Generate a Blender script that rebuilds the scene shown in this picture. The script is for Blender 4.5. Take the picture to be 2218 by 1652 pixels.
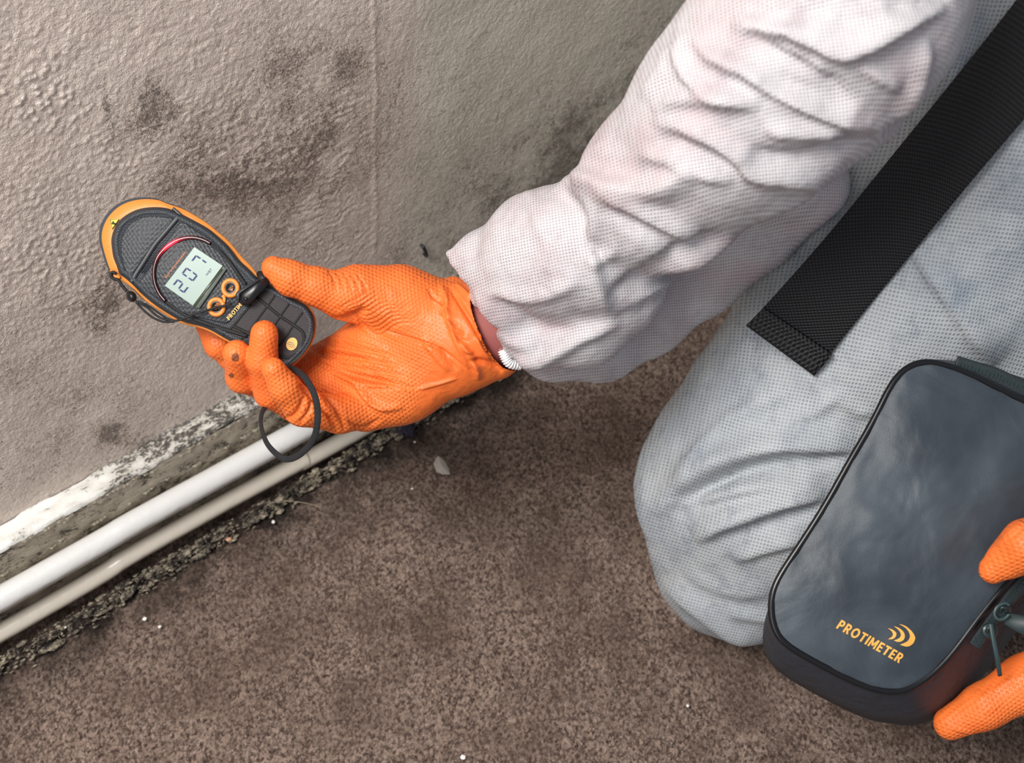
import bpy, math, random
import numpy as np
from mathutils import Vector, Matrix
from mathutils.bvhtree import BVHTree

random.seed(7); RNG = np.random.default_rng(7)
S = bpy.context.scene
for o in list(bpy.data.objects): bpy.data.objects.remove(o)

# ------------------------------------------------------------------ camera
FPX, CX, CY = 2800.0, 1109.0, 826.0
PITCH, YAW = math.radians(52.0), math.radians(37.5)
CAM = np.array([0.0, -0.73, 1.05])
cp, sp, cs, sn = math.cos(PITCH), math.sin(PITCH), math.cos(YAW), math.sin(YAW)
F = np.array([sn*cp, cs*cp, -sp]); R = np.array([cs, -sn, 0.0]); U = np.array([sn*sp, cs*sp, cp])
cd = bpy.data.cameras.new('camera'); cam = bpy.data.objects.new('camera', cd); S.collection.objects.link(cam)
M = Matrix(((R[0], U[0], -F[0], CAM[0]), (R[1], U[1], -F[1], CAM[1]), (R[2], U[2], -F[2], CAM[2]), (0, 0, 0, 1)))
cam.matrix_world = M
cd.sensor_width = 36.0; cd.lens = FPX/2218*36.0; cd.clip_start = 0.05
cd.dof.use_dof = True; cd.dof.focus_distance = 0.92; cd.dof.aperture_fstop = 9.0
S.camera = cam

# ------------------------------------------------------------------ light
w = bpy.data.worlds.new('world'); S.world = w; w.use_nodes = True
bg = w.node_tree.nodes['Background']; bg.inputs[0].default_value = (0.80, 0.88, 1.0, 1); bg.inputs[1].default_value = 0.33
def area(name, loc, target, size, power, col):
    l = bpy.data.lights.new(name, 'AREA'); l.shape = 'RECTANGLE'; l.size = size[0]; l.size_y = size[1]
    l.energy = power; l.color = col
    o = bpy.data.objects.new(name, l); S.collection.objects.link(o); o.location = loc
    o.rotation_euler = (Vector(target)-Vector(loc)).to_track_quat('-Z', 'Y').to_euler()
    return o
area('window_light', (-0.55, -0.36, 1.85), (0.30, -0.20, 0.1), (0.8, 0.5), 40.0, (1.0, 0.97, 0.93))
area('room_light', (-1.5, -1.2, 1.5), (0.3, -0.2, 0.2), (1.2, 1.0), 11.0, (1.0, 0.95, 0.9))
S.view_settings.view_transform = 'Standard'; S.view_settings.look = 'None'
S.view_settings.gamma = 1.0; S.view_settings.use_curve_mapping = False
S.view_settings.exposure = 0.0

# ------------------------------------------------------------------ geometry helpers
def P(px, py, d):
    return CAM + d*(F + R*((px-CX)/FPX) + U*((CY-py)/FPX))
def PV(pts, d):
    a = np.asarray(pts, float); d = np.asarray(d, float).reshape(-1, 1) if np.ndim(d) else d
    return CAM + d*(F + R*((a[:, :1]-CX)/FPX) + U*((CY-a[:, 1:2])/FPX))
def on_wall(px, py, y=0.0):
    r = F + R*((px-CX)/FPX) + U*((CY-py)/FPX); return CAM + r*((y-CAM[1])/r[1])
def on_floor(px, py, z=0.0):
    r = F + R*((px-CX)/FPX) + U*((CY-py)/FPX); return CAM + r*((z-CAM[2])/r[2])
def to_px(v):
    q = v - CAM; d = q@F
    return CX + FPX*(q@R)/d, CY - FPX*(q@U)/d, d

WLOC = {}
def link(o, parent=None, origin=None):
    S.collection.objects.link(o)
    org = np.zeros(3) if origin is None else np.asarray(origin, float)
    WLOC[o] = org
    if parent is not None:
        o.parent = parent; o.location = Vector(org - WLOC[parent])
    else: o.location = Vector(org)
    return o
def tag(o, label=None, cat=None, group=None, kind=None):
    if label: o['label'] = label
    if cat: o['category'] = cat
    if group: o['group'] = group
    if kind: o['kind'] = kind
    return o
def empty(name, loc, label, cat, group=None):
    o = bpy.data.objects.new(name, None); o.empty_display_size = 0.02
    link(o, None, loc); return tag(o, label, cat, group)
def mk(name, v, f, mat, parent=None, smooth=True, attrs=None, base=None):
    v = np.asarray(v, float)
    org = base if base is not None else np.array([v[:, 0].mean(), v[:, 1].mean(), v[:, 2].min()])
    me = bpy.data.meshes.new(name); vv = (v-org).astype(np.float32)
    if isinstance(f, np.ndarray):
        n, k = f.shape
        me.vertices.add(len(v)); me.vertices.foreach_set('co', vv.ravel())
        me.loops.add(n*k); me.loops.foreach_set('vertex_index', f.astype(np.int32).ravel())
        me.polygons.add(n); me.polygons.foreach_set('loop_start', np.arange(0, n*k, k, dtype=np.int32))
        me.update(calc_edges=True)
    else:
        me.from_pydata(vv.tolist(), [], [list(map(int, q)) for q in f])
    me.polygons.foreach_set('use_smooth', np.full(len(me.polygons), bool(smooth)))
    for k2, a in (attrs or {}).items():
        a = np.asarray(a, np.float32)
        if a.ndim == 1:
            at = me.attributes.new(k2, 'FLOAT', 'POINT'); at.data.foreach_set('value', a)
        else:
            at = me.attributes.new(k2, 'FLOAT_VECTOR', 'POINT'); at.data.foreach_set('vector', a.ravel())
    me.update()
    if mat: me.materials.append(mat)
    o = bpy.data.objects.new(name, me); return link(o, parent, org)

# ---- 2D noise
def vnoise(x, y, seed=0):
    t = np.random.default_rng(seed).random((256, 256)).astype(np.float32)
    xi = np.floor(x).astype(int); yi = np.floor(y).astype(int); fx = x-xi; fy = y-yi
    fx = fx*fx*(3-2*fx); fy = fy*fy*(3-2*fy)
    a = t[xi & 255, yi & 255]; b = t[(xi+1) & 255, yi & 255]; c = t[xi & 255, (yi+1) & 255]; d = t[(xi+1) & 255, (yi+1) & 255]
    return (a*(1-fx)+b*fx)*(1-fy) + (c*(1-fx)+d*fx)*fy - 0.5
def fbm(x, y, o=4, seed=0, g=0.5):
    s = 0; a = 1.0
    for i in range(o):
        s = s + a*vnoise(x*2**i, y*2**i, seed+i); a *= g
    return s
def worley(x, y, seed=0):
    g = np.random.default_rng(seed); jx = g.random((128, 128)); jy = g.random((128, 128)); rr = g.random((128, 128))
    xi = np.floor(x).astype(int); yi = np.floor(y).astype(int); best = np.full(x.shape, 9.0); rid = np.zeros(x.shape)
    for a in (-1, 0, 1):
        for b in (-1, 0, 1):
            ci = xi+a; cj = yi+b
            dx = ci+jx[ci & 127, cj & 127]-x; dy = cj+jy[ci & 127, cj & 127]-y
            d = dx*dx+dy*dy; m = d < best
            best = np.where(m, d, best); rid = np.where(m, rr[ci & 127, cj & 127], rid)
    return np.sqrt(best), rid
def sstep(a, b, x):
    t = np.clip((x-a)/(b-a), 0, 1); return t*t*(3-2*t)
def blobs(px, py, L):
    s = np.zeros_like(px)
    for (x, y, rx, ry, a) in L: s = s + a*np.exp(-((px-x)/rx)**2-((py-y)/ry)**2)
    return s

# ---- polyline distance (pixel space), signed, with parameter along
def pdist(px, py, poly):
    best = np.full(px.shape, 1e9); sgn = np.ones(px.shape); tt = np.zeros(px.shape)
    poly = np.asarray(poly, float); L = np.hypot(*(poly[1:]-poly[:-1]).T); cum = np.r_[0, np.cumsum(L)]
    for i in range(len(poly)-1):
        a, b = poly[i], poly[i+1]; e = b-a; l2 = e@e
        h = np.clip(((px-a[0])*e[0]+(py-a[1])*e[1])/l2, 0, 1)
        dx = px-a[0]-h*e[0]; dy = py-a[1]-h*e[1]; d = np.hypot(dx, dy); m = d < best
        best = np.where(m, d, best); sgn = np.where(m, np.sign(e[0]*dy-e[1]*dx), sgn)
        tt = np.where(m, (cum[i]+h*L[i])/cum[-1], tt)
    return best, sgn, tt
def catmull(pts, n=8, closed=False):
    p = np.asarray(pts, float); out = []; N = len(p)
    rng = range(N) if closed else range(N-1)
    for i in rng:
        if closed: a, b, c, d = p[(i-1) % N], p[i], p[(i+1) % N], p[(i+2) % N]
        else: a, b, c, d = p[max(i-1, 0)], p[i], p[i+1], p[min(i+2, N-1)]
        for k in range(n):
            t = k/n
            out.append(0.5*((2*b)+(-a+c)*t+(2*a-5*b+4*c-d)*t*t+(-a+3*b-3*c+d)*t**3))
    if not closed: out.append(p[-1])
    return np.array(out)

# ---- signed-distance bodies, meshed with surface nets, in camera-aligned metres
def camc(px, py, d): return np.array([(px-CX)/FPX*d, (CY-py)/FPX*d, -d])
def cam2world(v): return CAM + v[:, :1]*R + v[:, 1:2]*U - v[:, 2:3]*F
class Field:
    def __init__(s, lo, hi, h):
        s.lo = np.array(lo, float); s.h = h; s.n = np.ceil((np.array(hi)-s.lo)/h).astype(int)+1
        s.v = np.full(s.n, 0.05, np.float32); s.ax = [s.lo[i]+h*np.arange(s.n[i]) for i in range(3)]
    def box(s, lo, hi):
        a = np.clip(np.floor((lo-s.lo)/s.h).astype(int), 0, s.n); b = np.clip(np.ceil((hi-s.lo)/s.h).astype(int)+1, 0, s.n)
        return tuple(slice(a[i], b[i]) for i in range(3))
    def cone(s, a, b, ra, rb, k=0.008, sub=False, flat=1.0):
        a = np.asarray(a); b = np.asarray(b); m = max(ra, rb)*max(1, flat)+0.03
        sl = s.box(np.minimum(a, b)-m, np.maximum(a, b)+m)
        X = s.ax[0][sl[0]][:, None, None]-a[0]; Y = s.ax[1][sl[1]][None, :, None]-a[1]; Z = s.ax[2][sl[2]][None, None, :]-a[2]
        e = b-a; l2 = max(e@e, 1e-12)
        h = np.clip((X*e[0]+Y*e[1]+Z*e[2])/l2, 0, 1)
        d = np.sqrt((X-h*e[0])**2+(Y-h*e[1])**2+((Z-h*e[2])*flat)**2)-(ra+(rb-ra)*h)
        o = s.v[sl]
        if sub:
            d = -d; k = max(k, .0015); q = np.clip(0.5+0.5*(o-d)/k, 0, 1); s.v[sl] = d*(1-q)+o*q+k*q*(1-q)
        else:
            q = np.clip(0.5+0.5*(o-d)/k, 0, 1)
            s.v[sl] = o*(1-q)+d*q-k*q*(1-q)
    def chain(s, pts, k=0.008, flat=1.0):
        for (p, q) in zip(pts[:-1], pts[1:]):
            s.cone(camc(*p[:3]), camc(*q[:3]), p[3]/1000, q[3]/1000, k, False, flat)
    def merge(s, o, k):
        q = np.clip(0.5+0.5*(s.v-o.v)/k, 0, 1); s.v = s.v*(1-q)+o.v*q-k*q*(1-q)
    def mesh(s):
        v = s.v; neg = v < 0; n = s.n
        c = np.zeros(n-1, np.int8)
        for i in (0, 1):
            for j in (0, 1):
                for k in (0, 1): c += neg[i:n[0]-1+i, j:n[1]-1+j, k:n[2]-1+k]
        act = (c > 0) & (c < 8); idx = np.full(act.shape, -1, np.int64); I = np.argwhere(act); idx[act] = np.arange(len(I))
        acc = np.zeros((len(I), 3)); cnt = np.zeros(len(I))
        corner = [(i, j, k) for i in (0, 1) for j in (0, 1) for k in (0, 1)]
        for p in corner:
            for q in corner:
                if sum(q)-sum(p) == 1 and all(q[t] >= p[t] for t in range(3)):
                    a = v[I[:, 0]+p[0], I[:, 1]+p[1], I[:, 2]+p[2]]; b = v[I[:, 0]+q[0], I[:, 1]+q[1], I[:, 2]+q[2]]
                    m = (a < 0) != (b < 0); t = np.where(m, a/np.where(m, a-b, 1), 0)
                    acc += np.where(m[:, None], np.array(p)+t[:, None]*(np.array(q)-np.array(p)), 0); cnt += m
        V = (I+acc/cnt[:, None])*s.h+s.lo
        Q = []
        for axn in range(3):
            u, w2 = (axn+1) % 3, (axn+2) % 3
            sl0 = [slice(1, -1)]*3; sl1 = [slice(1, -1)]*3
            sl0[axn] = slice(0, -1); sl1[axn] = slice(1, None)
            a = neg[tuple(sl0)]; b = neg[tuple(sl1)]; E = np.argwhere(a != b)
            off = np.ones(3, int); off[axn] = 0; E = E+off
            g = a[tuple((E-off).T)]
            def cell(du, dw):
                e = E.copy(); e[:, u] += du; e[:, w2] += dw; return idx[e[:, 0], e[:, 1], e[:, 2]]
            q = np.stack([cell(-1, -1), cell(0, -1), cell(0, 0), cell(-1, 0)], 1)
            q[~g] = q[~g][:, ::-1]; Q.append(q)
        Q = np.concatenate(Q); Q = Q[(Q >= 0).all(1)]
        return V, Q
def normals(V, Q):
    n = np.cross(V[Q[:, 2]]-V[Q[:, 0]], V[Q[:, 3]]-V[Q[:, 1]]); N = np.zeros_like(V)
    for i in range(4):
        for c in range(3): N[:, c] += np.bincount(Q[:, i], n[:, c], len(V))
    return N/np.maximum(np.linalg.norm(N, axis=1, keepdims=True), 1e-12)
def smoothv(V, Q, it=2, lam=0.5):
    a = Q.ravel(); b = Q[:, [1, 2, 3, 0]].ravel(); I = np.r_[a, b]; J = np.r_[b, a]; cn = np.bincount(I, minlength=len(V))[:, None]
    for _ in range(it):
        s = np.stack([np.bincount(I, V[J, c], len(V)) for c in range(3)], 1); V = V+lam*(s/cn-V)
    return V
def folds(V, Q, FL, FS=1.0, WS=1.0, WM=0.0):
    """raise ridges and press creases into a surface; FL: (polyline, height mm, width one side, width other side)"""
    N = normals(V, Q); d = -V[:, 2]; px = CX+FPX*V[:, 0]/d; py = CY-FPX*V[:, 1]/d
    view = -V/np.linalg.norm(V, axis=1, keepdims=True); facing = sstep(0.0, 0.35, (N*view).sum(1))
    H = np.zeros(len(V))
    for f in FL:
        poly, amp, w1, w2 = f[:4]
        poly = catmull(poly, 4)
        mn = poly.min(0)-4*max(w1, w2, WM); mx = poly.max(0)+4*max(w1, w2, WM)
        m = (px > mn[0]) & (px < mx[0]) & (py > mn[1]) & (py < mx[1])
        if len(f) > 4: m &= (d > f[4][0]) & (d < f[4][1])
        if not m.any(): continue
        D, sg, t = pdist(px[m], py[m], poly); wd = np.maximum(np.where(sg > 0, w1, w2)*WS, WM)
        tap = np.clip(np.minimum(t, 1-t)/0.22, 0, 1)**0.7
        H[m] += amp*FS/1000*np.exp(-(D/wd)**2)*tap
    return V+N*(H*facing)[:, None], px, py, d

# ---- small mesh makers
def tube(pts, r, n=10, closed=False, flat=None, nrm=None):
    """sweep; r scalar or array; flat=(a,b) radii factors with nrm = reference direction for b"""
    p = np.asarray(pts, float); N = len(p); r = np.broadcast_to(r, (N,))
    t = np.roll(p, -1, 0)-np.roll(p, 1, 0) if closed else np.gradient(p, axis=0)
    t /= np.linalg.norm(t, axis=1, keepdims=True)+1e-12
    ref = np.array(nrm if nrm is not None else (F*-1.0)); A = []; 
    for i in range(N):
        b = ref-(ref@t[i])*t[i]
        if np.linalg.norm(b) < 1e-4: b = U-(U@t[i])*t[i]
        b /= np.linalg.norm(b); a = np.cross(t[i], b); A.append((a, b))
    fa, fb = flat if flat else (1, 1); V = []; Fc = []
    for i in range(N):
        a, b = A[i]
        for k in range(n):
            th = 2*math.pi*k/n; V.append(p[i]+r[i]*(fa*math.cos(th)*a+fb*math.sin(th)*b))
    M2 = N if closed else N-1
    for i in range(M2):
        j = (i+1) % N
        for k in range(n): Fc.append((i*n+k, j*n+k, j*n+(k+1) % n, i*n+(k+1) % n))
    if not closed:
        Fc.append(tuple(range(n))[::1]); Fc.append(tuple(range((N-1)*n, N*n))[::-1])
    return np.array(V), Fc
def inset(poly, d):
    p = np.asarray(poly, float); t = np.roll(p, -1, 0)-np.roll(p, 1, 0); t /= np.linalg.norm(t, axis=1, keepdims=True)+1e-9
    ar = 0.5*np.sum(p[:, 0]*np.roll(p[:, 1], -1)-np.roll(p[:, 0], -1)*p[:, 1]); s = 1 if ar > 0 else -1
    return p+s*d*np.stack([-t[:, 1], t[:, 0]], 1)
def rings(levels, cap0=True, cap1=True):
    """levels: list of (Nx3 world rings), lofted in order, capped"""
    n = len(levels[0]); V = np.concatenate(levels); Fc = []
    for i in range(len(levels)-1):
        for k in range(n): Fc.append((i*n+k, i*n+(k+1) % n, (i+1)*n+(k+1) % n, (i+1)*n+k))
    if cap0: Fc.append(tuple(range(n))[::-1])
    if cap1: Fc.append(tuple(range((len(levels)-1)*n, len(levels)*n)))
    return V, Fc
def slab(poly, d0, d1, bev=2.0):
    """plate with bevelled front edge; poly in pixels, d0 front depth, d1 back depth"""
    th = abs(d1-d0)
    return rings([PV(inset(poly, bev), d0), PV(inset(poly, bev*0.3), d0+th*0.12), PV(poly, d0+th*0.35), PV(poly, d1)])
def join(parts):
    V = []; Fc = []; o = 0
    for v, f in parts:
        V.append(np.asarray(v)); Fc += [tuple(int(i)+o for i in q) for q in f]; o += len(v)
    return np.concatenate(V), Fc

# ------------------------------------------------------------------ materials
def srgb(r, g, b):
    f = lambda c: (c/255/12.92) if c/255 <= .04045 else ((c/255+.055)/1.055)**2.4
    return (f(r), f(g), f(b), 1)
class Mat:
    def __init__(s, name, col=(.5, .5, .5, 1), rough=.5, **kw):
        s.m = bpy.data.materials.new(name); s.m.use_nodes = True; s.t = s.m.node_tree; s.b = s.t.nodes['Principled BSDF']
        s.b.inputs['Base Color'].default_value = col; s.b.inputs['Roughness'].default_value = rough
        for k, v in kw.items(): s.b.inputs[k.replace('_', ' ')].default_value = v
    def n(s, typ, **kw):
        x = s.t.nodes.new(typ)
        for k, v in kw.items(): setattr(x, k, v)
        return x
    def l(s, a, b): s.t.links.new(a, b)
    def set(s, sock, v):
        if hasattr(v, 'is_output'): s.l(v, sock)
        else: sock.default_value = v
    def math(s, op, a, b=0.0, c=0.0, clamp=False):
        x = s.n('ShaderNodeMath', operation=op, use_clamp=clamp)
        s.set(x.inputs[0], a); s.set(x.inputs[1], b); s.set(x.inputs[2], c); return x.outputs[0]
    def attr(s, name): return s.n('ShaderNodeAttribute', attribute_name=name)
    def coord(s, sc=(1, 1, 1)):
        g = s.n('ShaderNodeNewGeometry'); m = s.n('ShaderNodeMapping'); m.inputs['Scale'].default_value = sc
        s.l(g.outputs['Position'], m.inputs['Vector']); return m.outputs[0]
    def noise(s, scale, detail=4, rough=.55, vec=None, dist=0.0):
        x = s.n('ShaderNodeTexNoise'); x.inputs['Scale'].default_value = scale; x.inputs['Detail'].default_value = detail
        x.inputs['Roughness'].default_value = rough; x.inputs['Distortion'].default_value = dist
        s.l(vec if vec is not None else s.coord(), x.inputs['Vector']); return x.outputs['Fac']
    def mapr(s, v, a, b, c=0.0, d=1.0):
        x = s.n('ShaderNodeMapRange', interpolation_type='SMOOTHSTEP')
        s.set(x.inputs[0], v); s.set(x.inputs[1], a); s.set(x.inputs[2], b); s.set(x.inputs[3], c); s.set(x.inputs[4], d); return x.outputs[0]
    def mix(s, f, a, b):
        x = s.n('ShaderNodeMix', data_type='RGBA'); s.set(x.inputs[0], f)
        s.set(x.inputs[6], a); s.set(x.inputs[7], b); return x.outputs[2]
    def color(s, c): s.l(c, s.b.inputs['Base Color'])
    def bump(s, h, dist=0.001, st=1.0):
        x = s.n('ShaderNodeBump'); x.inputs['Distance'].default_value = dist; x.inputs['Strength'].default_value = st
        s.l(h, x.inputs['Height']); 
        if s.b.inputs['Normal'].is_linked: s.l(s.b.inputs['Normal'].links[0].from_socket, x.inputs['Normal'])
        s.l(x.outputs[0], s.b.inputs['Normal'])
def simple(name, rgb, rough=.5, bump=None, **kw):
    m = Mat(name, srgb(*rgb), rough, **kw)
    if bump: m.bump(m.noise(bump[0], 3), bump[1])
    return m.m

def wall_material():
    m = Mat('stained_plaster', rough=.85); m.b.inputs['Specular IOR Level'].default_value = .25
    mold = m.attr('mold').outputs['Fac']; tone = m.attr('tone').outputs['Fac']; white = m.attr('white').outputs['Fac']
    base = m.mix(tone, srgb(230, 214, 202), srgb(216, 210, 194))
    big = m.noise(9, 3); base = m.mix(m.mapr(big, .35, .7, 0, .35), base, srgb(192, 178, 165))
    base = m.mix(white, base, srgb(228, 222, 213))
    n1 = m.noise(620, 4, .7); n2 = m.noise(150, 5, .7); n3 = m.noise(850, 2)
    th = m.math('SUBTRACT', m.math('ADD', m.math('MULTIPLY', n1, .62), m.math('MULTIPLY', n2, .42)), m.math('MULTIPLY', mold, -.115))
    f = m.mapr(th, .575, .71, 0, .7)
    c = m.mix(f, base, srgb(62, 54, 46))
    c = m.mix(m.math('MULTIPLY', mold, .14, clamp=True), c, srgb(124, 110, 97))
    sp_ = m.mapr(n3, .72, .78, 0, .5); c = m.mix(m.math('MULTIPLY', sp_, m.math('ADD', mold, .15)), c, srgb(50, 44, 38))
    m.color(c)
    m.bump(m.noise(900, 3, .65), .0007); m.bump(m.noise(330, 4, .65), .0015)
    return m.m
def paint_material(name, col, dirt_shade=True, gloss=.45):
    m = Mat(name, srgb(*col), gloss)
    d = m.attr('dirt_shade').outputs['Fac']
    n = m.math('ADD', m.math('MULTIPLY', m.noise(520, 5, .7, m.coord((.55, 1, 1))), .62), m.math('MULTIPLY', m.noise(120, 4, .7), .43))
    f = m.mapr(m.math('ADD', n, m.math('MULTIPLY', d, .17)), .635, .74, 0, .9)
    c = m.mix(m.math('MULTIPLY', d, .55, clamp=True), srgb(*col), srgb(150, 138, 118))
    c = m.mix(f, c, srgb(42, 38, 34)); m.color(c)
    m.bump(m.noise(300, 4, .6), .0006); m.bump(m.noise(200, 4, .7, m.coord((.12, 1, 1))), .0012 if gloss > .5 else .0005)
    return m.m
def pipe_material(name, col):
    m = Mat(name, srgb(*col), .27)
    d = m.attr('dirt_shade').outputs['Fac']
    sp_ = m.mapr(m.noise(190, 5, .75), .665, .72, 0, .65)
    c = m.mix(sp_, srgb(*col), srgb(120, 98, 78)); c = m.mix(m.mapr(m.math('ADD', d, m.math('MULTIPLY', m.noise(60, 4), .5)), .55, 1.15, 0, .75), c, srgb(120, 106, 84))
    m.color(c); m.bump(m.noise(60, 3), .0008); return m.m
def carpet_material():
    m = Mat('brown_carpet', rough=.95); m.b.inputs['Specular IOR Level'].default_value = .1
    a = m.attr('tuft'); f = a.outputs['Fac']; dirt_shade = m.attr('dirt_shade').outputs['Fac']
    n = m.noise(520, 3, .75); n2 = m.noise(14, 3)
    v = m.math('ADD', m.math('MULTIPLY', f, .55), m.math('MULTIPLY', n, .6))
    c = m.mix(m.mapr(v, .28, .80), srgb(62, 48, 42), srgb(168, 147, 134))
    c = m.mix(m.mapr(m.noise(620, 3, .7), .60, .70, 0, .7), c, srgb(222, 204, 190))
    c = m.mix(m.mapr(n2, .35, .72, 0, .6), c, srgb(84, 68, 59))
    c = m.mix(m.math('MULTIPLY', dirt_shade, .9, clamp=True), c, srgb(34, 30, 28)); m.color(c)
    m.bump(m.noise(1100, 2, .7), .0012); return m.m
def fabric_material(name, base, tint, tint2, dot, pitch=.0019, see=0.5, bumpd=.0005):
    m = Mat(name, rough=.75); m.b.inputs['Specular IOR Level'].default_value = .3
    u = m.attr('weave'); sx = m.n('ShaderNodeSeparateXYZ'); m.l(u.outputs['Vector'], sx.inputs[0])
    fx = m.math('ABSOLUTE', m.math('SUBTRACT', m.math('FRACT', m.math('DIVIDE', sx.outputs[0], pitch)), .5))
    fy = m.math('ABSOLUTE', m.math('SUBTRACT', m.math('FRACT', m.math('DIVIDE', sx.outputs[1], pitch*1.05)), .5))
    r = m.math('SQRT', m.math('ADD', m.math('MULTIPLY', fx, fx), m.math('MULTIPLY', fy, fy)))
    d = m.mapr(r, .20, .36, 1, 0)
    t = m.mapr(m.noise(16, 4, .6), .42, .68, 0, see); c = m.mix(t, srgb(*base), srgb(*tint))
    t2 = m.mapr(m.noise(45, 5, .7), .48, .72, 0, see); c = m.mix(t2, c, srgb(*tint2))
    c = m.mix(m.math('MULTIPLY', d, m.mapr(m.noise(60, 3), .3, .7, .20, .50)), c, srgb(*dot)); m.color(c)
    m.bump(m.math('SUBTRACT', 1.0, d), bumpd, .8); m.bump(m.noise(55, 5, .6), .0016)
    return m.m
def glove_material():
    m = Mat('orange_nitrile', rough=.42); m.b.inputs['Specular IOR Level'].default_value = .35
    u = m.attr('grip'); sx = m.n('ShaderNodeSeparateXYZ'); m.l(u.outputs['Vector'], sx.inputs[0]); s_ = None
    for k in range(3):
        a = math.radians(15+60*k); p = 2*math.pi/.0025
        q = m.math('COSINE', m.math('ADD', m.math('MULTIPLY', sx.outputs[0], p*math.cos(a)), m.math('MULTIPLY', sx.outputs[1], p*math.sin(a))))
        s_ = q if s_ is None else m.math('ADD', s_, q)
    h = m.math('MULTIPLY', m.mapr(s_, -.9, 3.1), sx.outputs[2])
    c = m.mix(m.mapr(m.noise(30, 3), .35, .7, 0, .5), srgb(242, 122, 56), srgb(232, 106, 46))
    c = m.mix(m.math('MULTIPLY', m.math('SUBTRACT', 1, h), .06), c, srgb(190, 70, 30))
    st = m.attr('stain').outputs['Fac']; c = m.mix(m.mapr(m.math('ADD', st, m.math('MULTIPLY', m.noise(300, 4), .5)), .55, .9, 0, .85), c, srgb(84, 50, 30))
    m.color(c); m.bump(h, .00065, .8); m.bump(m.noise(160, 3), .0005); m.bump(m.noise(60, 3, .5, None, 1.5), .001)
    m.b.inputs['Subsurface Weight'].default_value = .08; m.b.inputs['Subsurface Radius'].default_value = (.01, .004, .002)
    m.b.inputs['Subsurface Scale'].default_value = .3
    return m.m
def bagcloth():
    m = Mat('slate_nylon', srgb(70, 78, 88), .48)
    c = m.mix(m.mapr(m.noise(14, 3), .3, .7), srgb(47, 54, 62), srgb(66, 75, 83)); m.color(c)
    m.bump(m.noise(22, 3, .5, None, .8), .004, .55); m.bump(m.noise(1500, 2), .0003, .6); return m.m
def webbing_material():
    m = Mat('black_webbing', srgb(26, 27, 30), .65)
    u = m.attr('weave'); sx = m.n('ShaderNodeSeparateXYZ'); m.l(u.outputs['Vector'], sx.inputs[0])
    a = m.math('SINE', m.math('MULTIPLY', sx.outputs[0], 2*math.pi/.0030)); b = m.math('SINE', m.math('MULTIPLY', sx.outputs[1], 2*math.pi/.0030))
    h = m.math('MULTIPLY', a, b); c = m.mix(m.mapr(h, -.8, .8), srgb(14, 14, 17), srgb(50, 51, 55)); m.color(c)
    m.bump(h, .0010, 1.0); return m.m
def rubber_material(name, rgb, scale=900):
    m = Mat(name, srgb(*rgb), .5); v = m.n('ShaderNodeTexVoronoi'); v.inputs['Scale'].default_value = scale
    v.inputs['Randomness'].default_value = .12
    m.l(m.coord(), v.inputs['Vector']); m.bump(v.outputs['Distance'], .0006, .7); return m.m

MW = wall_material(); MSK = paint_material('flaking_white_gloss', (228, 227, 222)); MSF = paint_material('dirty_gloss', (178, 168, 150), gloss=.6)
MP1 = pipe_material('white_gloss_pipe', (222, 221, 219)); MP2 = pipe_material('cream_gloss_pipe', (206, 197, 183)); MC = carpet_material()
MSL = fabric_material('white_nonwoven_sleeve', (200, 197, 200), (188, 164, 168), (174, 165, 170), (124, 112, 118), see=.6)
MLG = fabric_material('white_nonwoven_leg', (178, 183, 187), (146, 154, 164), (124, 134, 148), (84, 90, 98), pitch=.0025, see=.6)
MG = glove_material(); MB = bagcloth(); MWB = webbing_material()
MRB = rubber_material('charcoal_rubber', (47, 51, 57)); MRBP = rubber_material('studded_rubber', (38, 42, 48), 480)
MOR = simple('orange_plastic', (222, 138, 60), .42, (900, .0002)); MBK = simple('black_plastic', (22, 22, 25), .3); MGR = simple('groove_black', (10, 9, 11), .7)
MDG = simple('graphite_shell', (62, 68, 75), .45); MPR = simple('amber_print', (240, 176, 84), .5); MPO = simple('orange_print', (196, 112, 52), .5)
MPIP = simple('black_piping', (16, 17, 20), .28); MZG = simple('green_black_zip', (38, 52, 54), .35)
MYL = simple('yellow_sticker', (236, 208, 40), .5); MINK = simple('ink_blue', (22, 34, 96), .6); MSK2 = simple('skin', (150, 84, 80), .6)
MEL = simple('elastic_white', (232, 230, 230), .8, (600, .001)); MCORD = simple('black_cord', (15, 15, 17), .55, (1500, .0004))

# ------------------------------------------------------------------ wall
def spaced(a, b, h, lo, hi, n):
    g = np.arange(a, b, h)
    return np.r_[a-(a-lo)*np.linspace(1, 0, n, endpoint=False)**2, g, b+(hi-b)*np.linspace(0, 1, n)**2]
xs = spaced(-.03, .98, .0013, -1.6, 2.6, 14); zs = spaced(.085, .60, .0013, -.02, 2.4, 10)
X, Z = np.meshgrid(xs, zs, indexing='ij'); G = np.stack([X, np.zeros_like(X), Z], -1).reshape(-1, 3)
px, py, dd = to_px(G); x = G[:, 0]; z = G[:, 2]
ok = dd > .2; px = np.where(ok, px, -5000); py = np.where(ok, py, -5000)
wob = fbm(x*14, z*14, 3, 3)*60
blis = blobs(px+wob, py+wob, [(90, 230, 110, 70, 1.0), (250, 330, 90, 70, .5), (100, 500, 200, 130, .45), (60, 110, 200, 100, .35), (130, 620, 160, 140, .35)])
crack = blobs(px+wob, py+wob, [(430, 260, 130, 110, 1), (560, 330, 160, 150, .7), (520, 60, 250, 90, .5), (230, 80, 150, 80, .4)])
rip = blobs(px, py+wob, [(720, 330, 95, 330, 1), (640, 450, 130, 120, .5), (330, 640, 200, 200, .55), (80, 700, 160, 120, .4)])*sstep(835, 800, px)
wd, wr = worley(x*210, z*210, 5)
bump_ = np.where(wr > .45, 1, .2)*np.clip(1-(wd/.55)**2, 0, 1)
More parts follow.
